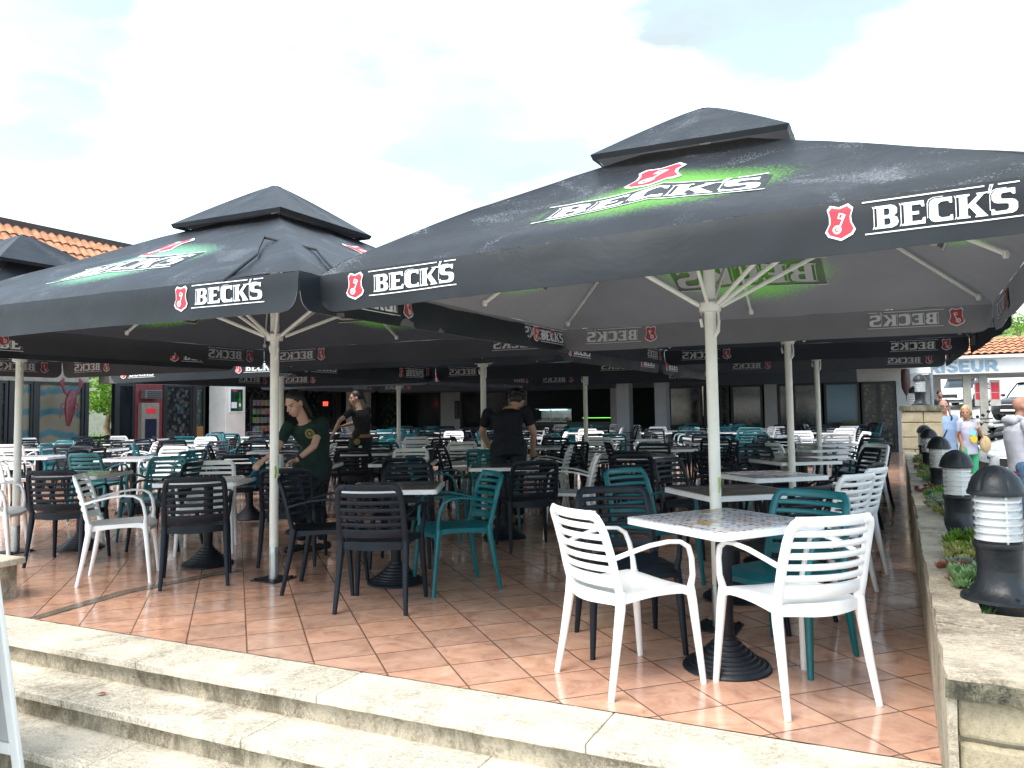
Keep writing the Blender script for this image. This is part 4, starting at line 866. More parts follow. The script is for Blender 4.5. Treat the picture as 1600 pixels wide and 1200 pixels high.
def setting(a, b, rot, where, far, wide=False):
    for px_, py_ in POLES:
        if math.hypot(a - px_, b - py_) < .42: b += .5
    for px_, py_ in PEOPLE:
        if math.hypot(a - px_, b - py_) < .5: a -= .45
    table(a, b, rot, 'w' if rq.random() < .8 else 'm', where[0].upper() + where[1:] if 'planter' in where else 'café table, ' + where.replace('the table in ', ''))
    base = rq.random()
    for sdn, nm in ((0, 'near'), (1, 'right'), (2, 'far'), (3, 'left')):
        if rq.random() < .06: continue
        h = R(rot + 90 * sdn + rq.uniform(-14, 14)); d = rq.uniform(.50, .66)
        x, y = a + math.sin(h) * d, b - math.cos(h) * d
        if not free(x, y): continue
        c = rq.choices('WKT', (.20, .60, .20) if b < 13.5 and a > -8.5 else (.36, .42, .22) if a > -8.5 else (.17, .60, .23))[0]
        if sdn == 0 and rq.random() < .3: c = 'K'
        chair(c, x, y, math.degrees(h) + rq.uniform(-12, 12), '%s armchair, %s side of %s' % (CN[c], nm, where), far=far)
for i, b in enumerate(right_rows): setting(-.98, b, 42 + rq.uniform(-6, 6), 'the %s planter side table from the steps' % ORD[i + 3], b > 11)
for b, cols, nm in rows:
    if cols is None:
        cols = []; a = -2.75 if b < 14 else -1.3
        while a > max(-15.9, -1.60 * b): cols.append(a); a -= 1.86
    for i, a in enumerate(cols):
        pl = 'in the %s row, %s from the right' % (nm, ORD[i])
        if b < 8: pl = 'in the second row, %s left of the waitress' % ORD[i]
        setting(a + rq.uniform(-.12, .12), b + rq.uniform(-.15, .15), 26 + rq.uniform(-10, 10), 'the table ' + pl, b > 9.8)
# stacked teal chairs
for i, (dx, dz) in enumerate(((0, 0), (.03, .10))): chair('T', -2.35 + dx, 13.75, 170, ('lower' if i == 0 else 'upper') + ' teal chair of the pair stacked near the back', far=True, z=dz, group='stacked teal chairs')

# ------------------------------------------------------------------ bollard lamps and planting
def mat_clear():
    s = NT('clear_lens'); tr = s.n('ShaderNodeBsdfTransparent'); tr.inputs[0].default_value = (1, 1, 1, 1); gl = s.n('ShaderNodeBsdfGlossy'); gl.inputs['Roughness'].default_value = .06
    fr = s.n('ShaderNodeFresnel'); fr.inputs[0].default_value = 1.25; ms = s.n('ShaderNodeMixShader'); s.l(fr.outputs[0], ms.inputs[0]); s.l(tr.outputs[0], ms.inputs[1]); s.l(gl.outputs[0], ms.inputs[2]); s.l(ms.outputs[0], s.t.nodes['Material Output'].inputs[0]); return s.m
CLEAR = mat_clear(); LAMPB = M('black_lamp_plastic', (.009, .012, .016), .42, var=.2, sc=14, bump=.15, bsc=60, spec=.4); LOUV = M('white_louvre', (.90, .91, .91), .35, var=.03)
def lamp(x, y, z, lab):
    t = thing('bollard_lamp', lab, 'lamp', (x, y, z), R(20), 'bollard lamps on the planter wall'); t.scale = (.93, .93, .90)
    m = MB(); seg = lambda r, zz, ph: r * (1 + .025 * abs(math.cos(3 * ph)) ** .5 - (.03 if abs(math.cos(3 * ph)) < .06 else 0))
    m.lathe([(.098, .452), (.110, .455), (.113, .466), (.108, .478)], n=48); m.lathe([(.106, .474), (.101, .500), (.088, .530), (.066, .558), (.038, .576), (.012, .583), (.001, .584)], n=72, fn=seg); m.build('dome', LAMPB, t)
    m = MB(); m.lathe([(.092, .245), (.092, .458)], n=32, close=False); m.build('lens', CLEAR, t)
    m = MB()
    for i in range(6): zz = .262 + i * .033; m.lathe([(.052, zz + .026), (.0895, zz - .002), (.0905, zz + .007), (.053, zz + .032)], n=32, close=False)
    m.lathe([(.040, .240), (.040, .46)], n=16)
    for k in range(3): m.tube((.078 * math.cos(R(120 * k + 30)), .078 * math.sin(R(120 * k + 30)), .24), (.078 * math.cos(R(120 * k + 30)), .078 * math.sin(R(120 * k + 30)), .46), .005, n=6)
    m.build('louvres', LOUV, t)
    m = MB(); m.lathe([(.09, .25), (.097, .248), (.099, .236), (.094, .226), (.089, .215), (.086, .13)], n=40, close=False)
    def fl(r, zz, ph): k = max(0, (.135 - zz) / .135); return r * (1 - .10 * k * abs(math.sin(2 * ph)) ** 3 * (zz > .02))
    m.lathe([(.086, .13), (.089, .10), (.100, .065), (.122, .035), (.146, .018), (.153, .014), (.155, .0)], n=64, close=False, fn=fl); m.lathe([(.001, .252), (.09, .25)], n=32, close=False)
    for k in range(4): m.lathe([(.009, .016), (.009, .032), (.0, .034)], (.135 * math.cos(R(90 * k)), .135 * math.sin(R(90 * k)), 0), 6)
    m.build('base', LAMPB, t); return t
LP = [(.345, 3.70, 'largest black dome bollard lamp, nearest, standing on the front of the planter wall'), (.345, 6.05, 'second bollard lamp from the front, standing in the planter'), (.35, 8.55, 'third bollard lamp from the front, standing in the planter'), (.355, 11.3, 'fourth bollard lamp from the front, partly hidden in the planter'), (.36, 13.3, 'furthest planter bollard lamp, just before the stone pier')]
for x, y, lab in LP: lamp(x, y, .508 if y < 4 else .45, lab)
lamp(.37, 14.95, 1.26, 'bollard lamp standing on top of the stone pier')
t = thing('side_lamp', 'white louvred lamp head half hidden behind the lamp on the pier', 'lamp', (.37, 18.3, 1.15)); m = MB()
for i in range(7): m.lathe([(.05, i * .05 + .02), (.12, i * .05), (.12, i * .05 + .008)], n=24, close=False)
m.lathe([(.04, 0), (.04, .38)], n=12); m.build('louvres', LOUV, t); m = MB(); m.lathe([(.13, .36), (.12, .44), (.06, .50), (.0, .51)], n=24); m.build('dome', LAMPB, t); m = MB(); m.lathe([(.1, -1.15), (.07, -1.1), (.07, 0), (.1, .02)], n=20); m.build('post', LAMPB, t)
t = thing('hanging_bottle', 'dark bottle shaped sign hanging under the white fascia by the pier', 'sign', (.22, 20.0, 1.35)); m = MB(); m.lathe([(.005, .0), (.01, .12), (.05, .2), (.09, .3), (.10, .5), (.09, .72), (.04, .74)], n=20); m.build('bottle', M('dark_red_brown', (.05, .02, .02), .4), t)
m = MB(); m.tube((0, 0, .74), (0, 0, 1.0), .008); m.build('hanger', FRAME, t)
m = MB(); m.box((-.1, -.05, 0), (9, .3, .35)); m.build('white_fascia', M('white_sign_band', (.70, .71, .72), .6), label='white fascia beam running from the restaurant corner toward the salon', cat='beam', loc=(.2, 22.5, 2.06), smooth=False).scale = (.068, 1, 1)
def rosette(m, c, n, ln, w, r, up=.5, mi=0):
    for i in range(n):
        a = i * 2.4 + r.uniform(-.2, .2); q = (i + 1) / n; el_ = up + (1 - q) * .9; l_ = ln * (.5 + .6 * q); d = Vector((math.cos(a) * math.cos(el_), math.sin(a) * math.cos(el_), math.sin(el_)))
        sd_ = Vector((-math.sin(a), math.cos(a), 0)); c_ = Vector(c)
        m.add([c_, c_ + d * l_ * .55 + sd_ * w, c_ + d * l_ + Vector((0, 0, .2 * l_)), c_ + d * l_ * .55 - sd_ * w, c_ + d * l_ * .5 - Vector((0, 0, w * .8))], [(0, 1, 4), (1, 2, 4), (2, 3, 4), (3, 0, 4), (0, 3, 2, 1)], mi)
kinds = [('spiky green', SUCC, 16, .055, .010, 9), ('yellow flowering', SUCCY, 12, .040, .009, 10), ('grey leaved', SUCCG, 14, .042, .012, 7), ('rust tinted', SUCCR, 10, .032, .010, 8), ('bright green', LGREEN, 14, .050, .009, 8)]
rp = random.Random(5); INT = ['before the nearest lamp', 'between the first and second lamps', 'between the second and third lamps', 'between the third and fourth lamps', 'between the fourth and fifth lamps']
spots = [(3.48, 0, []), (3.95, 1, [0]), (4.12, 1, [3]), (4.25, 1, [2]), (4.6, 1, [1]), (5.1, 1, [4]), (5.5, 1, []), (6.4, 2, [1]), (6.8, 2, [2]), (7.3, 2, [0]), (7.9, 2, [3]), (7.6, 2, [4]), (9.0, 3, [0]), (9.6, 3, [1]), (10.3, 3, [4]), (9.9, 3, [2]), (10.7, 3, [3]), (11.9, 4, [1]), (12.5, 4, [0]), (12.2, 4, [2])]
for y, iv, ks in spots:
    for kx in ks:
        nm, mt, nl, ln, w, nr_ = kinds[kx]; t = thing('succulent_plant', '%s succulent clump in the planter %s' % (nm, INT[iv]), 'plant', (.285 + rp.uniform(-.03, .03) - (.04 if kx == 3 else 0), y, .435), 0, 'succulents in the planter'); m = MB()
        for i in range(nr_ * 5):
            dx, dy = rp.gauss(0, .072), rp.gauss(0, .17); dx = max(-.085, min(.12, dx)); h_ = max(.01, .115 - 2.0 * dx * dx - 1.5 * dy * dy) * rp.uniform(.6, 1.15); rosette(m, (dx, dy, h_), nl, ln, w, rp)
        m.build('leaves', mt, t, smooth=False); m = MB()
        for i in range(12): dx, dy = rp.gauss(0, .04), rp.gauss(0, .07); m.tube((dx * .4, dy * .4, -.01), (dx, dy, .06), .004, n=5)
        m.build('stems', BARK, t)

# ------------------------------------------------------------------ people
def cap_(m, a, b, ra, rb, n=14, ends=(1, 1)):
    a, b = Vector(a), Vector(b); d = (b - a); L_ = d.length; d.normalize(); q = d.to_track_quat('Z', 'Y').to_matrix(); prof = []
    if ends[0]: prof += [(ra * math.sin(R(t_)), -ra * math.cos(R(t_))) for t_ in (8, 30, 60)]
    prof += [(ra, 0), (rb, L_)]
    if ends[1]: prof += [(rb * math.cos(R(t_)), L_ + rb * math.sin(R(t_))) for t_ in (30, 60, 82)]
    o = len(m.v); m.lathe(prof, n=n)
    for i in range(o, len(m.v)): m.v[i] = tuple(a + q @ Vector(m.v[i]))
def ell(m, c, r, rot=None, n=16):
    o = len(m.v); m.lathe([(math.sin(R(t_)), -math.cos(R(t_))) for t_ in (4, 20, 40, 60, 80, 100, 120, 140, 160, 176)], n=n); c = Vector(c)
    for i in range(o, len(m.v)):
        p = Vector((m.v[i][0] * r[0], m.v[i][1] * r[1], m.v[i][2] * r[2])); m.v[i] = tuple(c + (rot @ p if rot else p))
def loft(m, pts, rad, side, n=20):
    o = len(m.v); pts = [Vector(p) for p in pts]; side = Vector(side)
    for i, p in enumerate(pts):
        t_ = (pts[min(i + 1, len(pts) - 1)] - pts[max(i - 1, 0)]).normalized(); s_ = (side - t_ * side.dot(t_)).normalized(); f_ = t_.cross(s_)
        for k in range(n):
            ph = 2 * math.pi * k / n; m.v.append(tuple(p + s_ * rad[i][0] * math.cos(ph) + f_ * rad[i][1] * math.sin(ph)))
    for i in range(len(pts) - 1):
        for k in range(n): a0 = o + i * n + k; a1 = o + i * n + (k + 1) % n; m.face((a0, a1, a1 + n, a0 + n))
    m.face([o + k for k in reversed(range(n))]); e = o + (len(pts) - 1) * n; m.face([e + k for k in range(n)])
def solid(m, name, mat, parent, vox=.008, sm=2, fixed=None):
    """fuse overlapping solids into one continuous skin"""
    me = m.data(name, mat, smooth=False); o = link(name, me, parent); md = o.modifiers.new('r', 'REMESH'); md.mode = 'VOXEL'; md.voxel_size = vox; md.use_smooth_shade = True
    s_ = o.modifiers.new('s', 'SMOOTH'); s_.factor = .5; s_.iterations = sm
    dg = bpy.context.evaluated_depsgraph_get(); ne = bpy.data.meshes.new_from_object(o.evaluated_get(dg)); o.modifiers.clear(); o.data = ne; ne.materials.clear(); ne.materials.append(mat)
    ne.polygons.foreach_set('use_smooth', [True] * len(ne.polygons)); return o
def skinmat(name, c):
    s = NT(name); s.set(col=s.ramp(s.noise(9, 4), (.3, tuple(x * .85 for x in c)), (.7, c)), rough=.5, spec=.35); s.b.inputs['Subsurface Weight'].default_value = .08; s.b.inputs['Subsurface Radius'].default_value = (.02, .008, .004); return s.m
SK1 = skinmat('skin_light', (.56, .34, .25)); SK2 = skinmat('skin_tanned', (.36, .18, .125))
HAIRD = M('dark_hair', (.014, .010, .010), .45, var=.4, sc=30, bump=.5, bsc=70); HAIRB = M('blonde_hair', (.48, .33, .15), .5, var=.3, sc=30, bump=.5, bsc=70)
def hand(m, w, d, side, curl=.5, s=1.0, thumb=1):
    """palm and five separate fingers from the wrist w along d; side = across the palm"""
    w, d, side = Vector(w), Vector(d).normalized(), Vector(side); side = (side - d * side.dot(d)).normalized(); nrm = d.cross(side)
    rot = Matrix((side, nrm, d)).transposed(); ell(m, w + d * .045 * s, (.040 * s, .015 * s, .052 * s), rot)
    for i, (x, ln) in enumerate(((-.030, .060), (-.010, .072), (.010, .068), (.029, .052))):
        p0 = w + d * .082 * s + side * x * s; c = curl * (1 + .15 * i); d1 = (d * math.cos(c * .6) - nrm * math.sin(c * .6) + side * x * 2).normalized(); p1 = p0 + d1 * ln * .5 * s; d2 = (d * math.cos(c * 1.5) - nrm * math.sin(c * 1.5)).normalized(); p2 = p1 + d2 * ln * .5 * s
        cap_(m, p0 - d * .02, p1, .0088 * s, .0080 * s, 8); cap_(m, p1, p2, .0080 * s, .0066 * s, 8)
    p0 = w + d * .02 * s - side * .030 * s * thumb; dt = (d * .8 - side * .75 * thumb - nrm * .3).normalized(); p1 = p0 + dt * .038 * s; p2 = p1 + (dt + d * .5).normalized() * .028 * s; cap_(m, p0, p1, .011 * s, .0095 * s, 8); cap_(m, p1, p2, .0095 * s, .0075 * s, 8)
def head(m, c, f, u, s=1.0, hair=None, style='short'):
    """f = facing, u = crown direction"""
    c, f, u = Vector(c), Vector(f).normalized(), Vector(u); u = (u - f * u.dot(f)).normalized(); r_ = f.cross(u)
    rot = Matrix((r_, f, u)).transposed(); P = lambda x, y, z: c + (r_ * x + f * y + u * z) * s
    ell(m, P(0, -.012, .025), (.072 * s, .092 * s, .092 * s), rot, 22); ell(m, P(0, .022, -.030), (.060 * s, .068 * s, .078 * s), rot, 20); ell(m, P(0, .048, -.085), (.034 * s, .034 * s, .028 * s), rot, 12)
    cap_(m, P(0, .084, .012), P(0, .106, -.028), .009 * s, .013 * s, 8); ell(m, P(0, .086, -.060), (.024 * s, .012 * s, .006 * s), rot, 10); ell(m, P(0, .084, -.070), (.020 * s, .012 * s, .006 * s), rot, 10)
    for sx in (-1, 1): ell(m, P(sx * .074, -.008, -.004), (.010 * s, .020 * s, .031 * s), rot, 10); ell(m, P(sx * .033, .074, .024), (.026 * s, .010 * s, .008 * s), rot, 8); ell(m, P(sx * .045, .050, -.030), (.022 * s, .022 * s, .022 * s), rot, 8)
    return P, rot, (r_, f, u)
def face_bits(P, rot, par, s=1.0, brow=HAIRD, glasses=False):
    EYE = M('eye_dark', (.02, .015, .012), .2); LIP = M('lips', (.38, .12, .10), .5)
    for sx in (-1, 1):
        m = MB(); ell(m, P(sx * .031, .081, .004), (.013 * s, .006 * s, .005 * s), rot, 10); m.build('eye', EYE, par)
        m = MB(); cap_(m, P(sx * .016, .088, .022), P(sx * .048, .076, .024), .0032 * s, .0026 * s, 6); m.build('eyebrow', brow, par)
    m = MB(); cap_(m, P(-.018, .094, -.065), P(.018, .094, -.065), .0045 * s, .0045 * s, 8); m.build('lips', LIP, par)
    if glasses:
        m = MB()
        for sx in (-1, 1): m.sweep([P(sx * .034 + .024 * math.cos(R(a)), .094, .004 + .017 * math.sin(R(a))) for a in range(0, 361, 30)], (.002, .002), n=5, cap=False); m.tube(P(sx * .058, .092, .006), P(sx * .076, .0, .008), .002, n=5)
        m.tube(P(-.01, .096, .006), P(.01, .096, .006), .002, n=5); m.build('glasses', FRAME, par)
YAW = R(25.79)
def body(name_lab, loc, J, skin, shirt, trousers, shoes, hairm, style, gender='f', sleeve='short', s=1.0, vox=.009, extra=None, glasses=False, faceok=True, shirtname='shirt'):
    """J: joints in a frame with x to the picture's right, y away, z up"""
    t = thing('person', name_lab, 'person', loc, YAW); V = {k: Vector(v) for k, v in J.items() if isinstance(v, tuple)}
    m = MB(); f, u = V['face'], V['crown']; P, rot, ax = head(m, V['head'], f, u, s)
    sh = (V['shR'] - V['shL']).normalized(); ch = (V['shR'] + V['shL']) / 2; hp = (V['hipR'] + V['hipL']) / 2; up_ = (ch - hp).normalized()
    cap_(m, ch + up_ * .02, V['head'] - ax[2] * .07 * s - ax[1] * .01, .052 * s, .047 * s)
    w = (1.0 if gender == 'm' else .88) * s
    def torso(mm, g, z0=-.06, z1=1.0, waist=.80):
        pts = [hp + up_ * z0, hp + up_ * .06]; rad = [(.165 * w + g, .115 * w + g), (.162 * w + g, .115 * w + g)]
        L_ = (ch - hp).length
        bow = V.get('bow', Vector((0, 0, 0)))
        for q, rx_, ry_ in ((.35, .142 * (w if gender == 'm' else w * .95), .102), (.6, .158 * w, .118), (.82, .172 * w, .118), (.96, .160 * w, .090), (1.06, .085 * w, .065)):
            if q <= z1 + .07: pts.append(hp.lerp(ch, q) + bow * math.sin(math.pi * min(1, q))); rad.append((rx_ + g, ry_ * w + g))
        loft(mm, pts, rad, sh)
    torso(m, 0)
    for S in 'LR':
        cap_(m, V['sh' + S], V['el' + S], .050 * w, .038 * w); cap_(m, V['el' + S], V['wr' + S], .038 * w, .025 * w); d = V['wr' + S] - V['el' + S]
        hand(m, V['wr' + S] - d.normalized() * .01, V.get('hd' + S, d), V.get('hs' + S, sh), J.get('curl', .6), .95 * s, 1 if S == 'L' else -1)
        cap_(m, V['hip' + S], V['kn' + S], .082 * w, .056 * w); cap_(m, V['kn' + S], V['an' + S], .054 * w, .036 * w); tdir = V.get('toe', Vector((0, -1, 0))).normalized(); cap_(m, V['an' + S] + Vector((0, 0, -.035)), V['an' + S] + tdir * .13 + Vector((0, 0, -.05)), .034 * w, .028 * w)
    b = solid(m, 'body', skin, t, vox)
    if faceok: face_bits(P, rot, t, s, HAIRD if hairm is not HAIRB else M('fair_brow', (.3, .2, .1)), glasses)
    m = MB(); torso(m, .014, -.10 if gender == 'f' else -.12)
    for S in 'LR':
        e_ = V['el' + S] if sleeve == 'long' else V['sh' + S].lerp(V['el' + S], .62)
        cap_(m, V['sh' + S], e_, .066 * w, .056 * w if sleeve == 'short' else .052 * w, ends=(1, 0 if sleeve == 'short' else 1))
        if sleeve == 'long': cap_(m, V['el' + S], V['el' + S].lerp(V['wr' + S], .93), .054 * w, .040 * w, ends=(1, 0))
    so = solid(m, shirtname, shirt, t, vox, 2)
    m = MB(); loft(m, [hp - up_ * .10, hp + up_ * .0, hp + up_ * .10], [(.158 * w, .118 * w), (.172 * w, .124 * w), (.156 * w, .112 * w)], sh)
    for S in 'LR': cap_(m, V['hip' + S], V['kn' + S], .096 * w, .070 * w); cap_(m, V['kn' + S], V['an' + S] + Vector((0, 0, .03)), .070 * w, .054 * w, ends=(1, 0))
    solid(m, 'trousers', trousers, t, vox + .002, 3)
    for S in 'LR':
        tdir = V.get('toe', Vector((0, -1, 0))).normalized(); m = MB(); a = V['an' + S]; cap_(m, Vector((a.x, a.y, .045)) - tdir * .05, Vector((a.x, a.y, .036)) + tdir * .15, .044 * w, .038 * w); m2 = solid(m, 'shoe', shoes, t, .008, 2)
    if hairm:
        m = MB(); ell(m, P(0, -.022, .038), (.080 * s, .094 * s, .094 * s), rot, 20)
        if style == 'ponytail': ell(m, P(0, -.10, .05), (.03 * s, .03 * s, .03 * s), rot); cap_(m, P(0, -.11, .03), P(0, -.15, -.10), .028 * s, .012 * s)
        if style == 'bun': ell(m, P(0, -.03, .12), (.045 * s, .05 * s, .04 * s), rot)
        if style == 'long': cap_(m, P(.02, -.07, .0), P(.03, -.11, -.15), .065 * s, .05 * s); cap_(m, P(.03, -.11, -.14), P(.04, -.14, -.34), .05 * s, .022 * s)
        if style == 'bob':
            for sx in (-1, 1): cap_(m, P(sx * .062, -.02, .02), P(sx * .066, -.005, -.085), .034 * s, .030 * s)
            cap_(m, P(0, -.07, .02), P(0, -.075, -.09), .06 * s, .05 * s)
        if style == 'curly':
            rr = random.Random(3)
            for _ in range(60): d = Vector((rr.gauss(0, 1), rr.gauss(-.3, 1), abs(rr.gauss(0, 1)) + .1)).normalized(); ell(m, P(d.x * .088, d.y * .100 - .025, d.z * .098 + .032), (.026, .026, .026), None, 8)
        o = solid(m, 'hair', hairm, t, .008, 1)
        # keep the face free: drop hair in front of the hairline
        bm = bmesh.new(); bm.from_mesh(o.data); c = P(0, .052 if style != 'bob' else .045, .062); nn_ = (ax[1] * 1.0 - ax[2] * .62).normalized()
        dead = [v for v in bm.verts if (v.co - c).dot(nn_) > 0 and (v.co - V['head']).dot(ax[1]) > -.02]; bmesh.ops.delete(bm, geom=dead, context='VERTS'); bm.to_mesh(o.data); bm.free()
    if extra: extra(t, V, P, rot, ax)
    return t
DGSHIRT = M('dark_green_polo', (.003, .024, .019), .8, var=.2, bump=.3, bsc=14); BLK = M('black_cloth', (.010, .011, .014), .85, var=.2, bump=.35, bsc=12); BLKS = M('black_shoe', (.012, .012, .014), .5)
NAVY = M('navy_blue_cloth', (.008, .010, .022), .85, var=.2, bump=.35, bsc=12)
# waitress wiping a table (feet under px 487,866)
J1 = dict(hipL=(-.09, -.03, .80), hipR=(.11, .02, .80), shL=(-.18, -.15, 1.15), shR=(.12, -.10, 1.19), bow=(.05, .04, .02), head=(-.10, -.21, 1.365), face=(-.48, -.76, -.44), crown=(-.25, -.3, .9), elL=(-.25, -.27, .94), wrL=(-.34, -.36, .86), elR=(.09, -.28, .98), wrR=(-.045, -.36, .86), hdR=(-.9, -.3, -.25), hsR=(.2, -.9, .3), knL=(-.10, -.05, .44), knR=(.07, -.02, .44), anL=(-.10, .02, .08), anR=(.09, .06, .08), toe=(-.7, -.7, 0), curl=.9)
def ex1(t, V, P, rot, ax):
    m = MB(); c = V['hipR'].lerp(V['shR'], .80) + Vector((-.075, -.160, -.02)); n_ = Vector((-.15, -1, -.25)).normalized(); q = n_.to_track_quat('Z', 'Y').to_matrix().to_4x4(); m.prism(ring(0, 0, .045, 24), 0, .003, Matrix.Translation(c) @ q); m.build('shirt_emblem', M('gold_print', (.20, .17, .04), .6), t, smooth=False)
    m = MB(); m.prism(ring(0, 0, .028, 16), .003, .005, Matrix.Translation(c) @ q, holes=[ring(0, 0, .018, 16)]); m.build('emblem_ring', DGSHIRT, t, smooth=False)
    m = MB(); wv = V['wrR']; d = (V['elR'] - wv).normalized(); cap_(m, wv + d * .02, wv + d * .045, .033, .033, 14, (0, 0)); m.build('wrist_watch', BLKS, t)
body('young waitress in dark green polo leaning over a table behind the front left pole', (-4.90, 5.84, 0), J1, SK1, DGSHIRT, BLK, BLKS, HAIRD, 'long', 'f', 'short', .97, .008, ex1)
m = MB(); m.grid(10, 14, lambda u, v: Vector(((u - .5) * .14 * (1 - .3 * v) + .03 * math.sin(v * 5), .035 * math.sin(u * 9 + v * 3), -.24 * v + .02 * math.sin(u * 6)))); o = m.build('cleaning_cloth', M('blue_teal_cloth', (.01, .11, .16), .9, bump=.4, bsc=20), label='blue teal cleaning cloth hanging from the waitress hand over a chair', cat='cloth'); o.location = (-5.12, 5.36, .88); o.rotation_euler = (0, 0, YAW)
md = o.modifiers.new('s', 'SOLIDIFY'); md.thickness = .006
m = MB(); m.tube((0, 0, 0), (0, 0, .13), .028, .022, n=14); o = m.build('spray_bottle', M('clear_plastic_bottle', (.4, .45, .45), .2), loc=(-5.66, 6.28, .722), label='small pale bottle standing on the table being wiped', cat='bottle')
# waiter in black bending away
J2 = dict(hipL=(-.10, .02, .86), hipR=(.13, .0, .86), shL=(-.22, .18, 1.24), shR=(.21, .10, 1.26), bow=(0, .02, .05), head=(.115, .20, 1.37), face=(.35, .78, -.45), crown=(.15, .35, .8), elL=(-.30, .30, 1.02), wrL=(-.20, .42, .82), elR=(.30, .16, 1.02), wrR=(.29, .32, .80), knL=(-.11, -.02, .46), knR=(.10, -.02, .46), anL=(-.12, -.04, .08), anR=(.12, -.02, .08), toe=(.1, 1, 0), curl=.6)
body('waiter in black with curly dark hair bending away from the camera over a table', (-3.95, 8.03, 0), J2, SK1, NAVY, BLK, BLKS, HAIRD, 'curly', 'm', 'short', 1.05, .009, None)
# waitress looking left with raised arm
J3 = dict(hipL=(-.10, -.02, .86), hipR=(.10, .04, .86), shL=(-.12, -.14, 1.28), shR=(.10, .12, 1.30), bow=(.04, 0, 0), head=(-.07, .0, 1.50), face=(-.93, -.25, -.12), crown=(-.1, 0, 1), elL=(-.26, -.30, 1.15), wrL=(-.36, -.30, .95), hsL=(0, 1, .2), elR=(-.10, .24, 1.12), wrR=(-.30, .10, 1.06), knL=(-.09, -.03, .46), knR=(.09, .03, .46), anL=(-.09, -.02, .08), anR=(.09, .05, .08), toe=(-1, -.2, 0), curl=.7)
def ex3(t, V, P, rot, ax):
    m = MB(); hp = (V['hipL'] + V['hipR']) / 2; loft(m, [hp + Vector((0, 0, .02)), hp + Vector((0, 0, .07))], [(.172, .135), (.168, .130)], (V['hipR'] - V['hipL'])); m.build('waist_belt', M('tan_belt', (.30, .14, .06), .6), t)
    m = MB(); m.prism(ring(0, 0, .05, 20), 0, .004, Matrix.Translation(hp + Vector((-.02, -.165, -.04))) @ Matrix.Rotation(math.pi / 2, 4, 'X')); m.build('pouch_emblem', M('gold_print', (.20, .17, .04), .6), t, smooth=False)
body('waitress in black with ponytail standing and looking left, arm raised to her front', (-7.60, 10.21, 0), J3, SK1, BLK, DGSHIRT, BLKS, HAIRD, 'ponytail', 'f', 'short', 1.0, .010, ex3)
# street people (ground about z -.43)
GY = gz(1.2, 11.3)
HOOD = M('white_grey_sweatshirt', (.42, .43, .50), .9, var=.1, bump=.8, bsc=7); JEAN = M('blue_jeans', (.06, .12, .22), .85, var=.25, sc=20, bump=.3, bsc=40)
J4 = dict(hipL=(-.02, -.10, .95), hipR=(.04, .11, .95), shL=(-.04, -.21, 1.46), shR=(.02, .20, 1.46), bow=(-.03, 0, 0), head=(.045, -.01, 1.665), face=(.97, -.2, -.1), crown=(-.05, 0, 1), elL=(.02, -.27, 1.19), wrL=(.24, -.24, 1.24), elR=(.04, .26, 1.19), wrR=(.26, .20, 1.24), knL=(.0, -.10, .50), knR=(.05, .11, .50), anL=(-.02, -.10, .08), anR=(.03, .11, .08), toe=(1, -.1, 0), curl=1.1)
def ex4(t, V, P, rot, ax):
    m = MB(); hp = (V['hipL'] + V['hipR']) / 2; loft(m, [hp + Vector((0, 0, -.10)), hp + Vector((0, 0, -.055))], [(.190, .150)] * 2, (V['shR'] - V['shL'])); m.build('hem_band', M('navy_hem', (.03, .03, .09), .8), t)
    m = MB(); loft(m, [hp + Vector((0, 0, -.085)), hp + Vector((0, 0, -.072))], [(.1925, .1525)] * 2, (V['shR'] - V['shL'])); m.build('red_hem_stripe', M('red_stripe', (.35, .03, .05), .8), t)
    m = MB(); cap_(m, (-.10, -.07, 1.50), (-.10, .07, 1.50), .055, .055); cap_(m, (-.06, -.09, 1.53), (.02, -.08, 1.50), .04, .035); cap_(m, (-.06, .09, 1.53), (.02, .08, 1.50), .04, .035); solid(m, 'hood', HOOD, t, .01, 2)
    m = MB(); c = V['shL'].lerp(V['elL'], .75) + Vector((0, -.063, 0)); m.prism(ring(0, 0, .045, 20), 0, .004, Matrix.Translation(c) @ Matrix.Rotation(math.pi / 2, 4, 'X'), holes=[ring(0, 0, .027, 20)]); m.build('sleeve_badge', M('navy_hem', (.03, .03, .09), .8), t, smooth=False)
    m = MB(); m.box((.33, -.10, 1.22), (.345, .02, 1.36)); m.build('phone', BLKS, t, smooth=False)
body('bald man in a white hooded sweatshirt and jeans at the right picture edge', (1.32, 11.30, GY), J4, SK2, HOOD, JEAN, BLKS, None, '', 'm', 'long', 1.0, .009, ex4, shirtname='sweatshirt')
LBLUE = M('pale_blue_polo', (.20, .28, .42), .85, var=.1, bump=.4, bsc=12)
J5 = dict(hipL=(-.10, -.02, .96), hipR=(.12, .02, .96), shL=(-.20, -.04, 1.46), shR=(.19, .04, 1.46), bow=(0, -.03, 0), head=(-.02, -.02, 1.665), face=(-.25, -.95, -.1), crown=(0, 0, 1), elL=(-.24, -.02, 1.18), wrL=(-.24, -.08, .93), elR=(.26, .03, 1.18), wrR=(.27, -.05, .93), knL=(-.10, -.06, .50), knR=(.11, .02, .50), anL=(-.11, -.02, .08), anR=(.12, .02, .08), toe=(-.1, -1, 0), curl=.8)
def strap(t, V, P, rot, ax):
    m = MB(); m.sweep([(.11, .02, 1.51), (.08, -.09, 1.47), (.02, -.140, 1.36), (-.06, -.150, 1.22), (-.13, -.125, 1.08), (-.17, -.03, .98)], (.018, .006), ref=(1, .4, 0), n=6); m.build('shoulder_strap', NAVY, t)
G5 = gz(.9, 16.3)
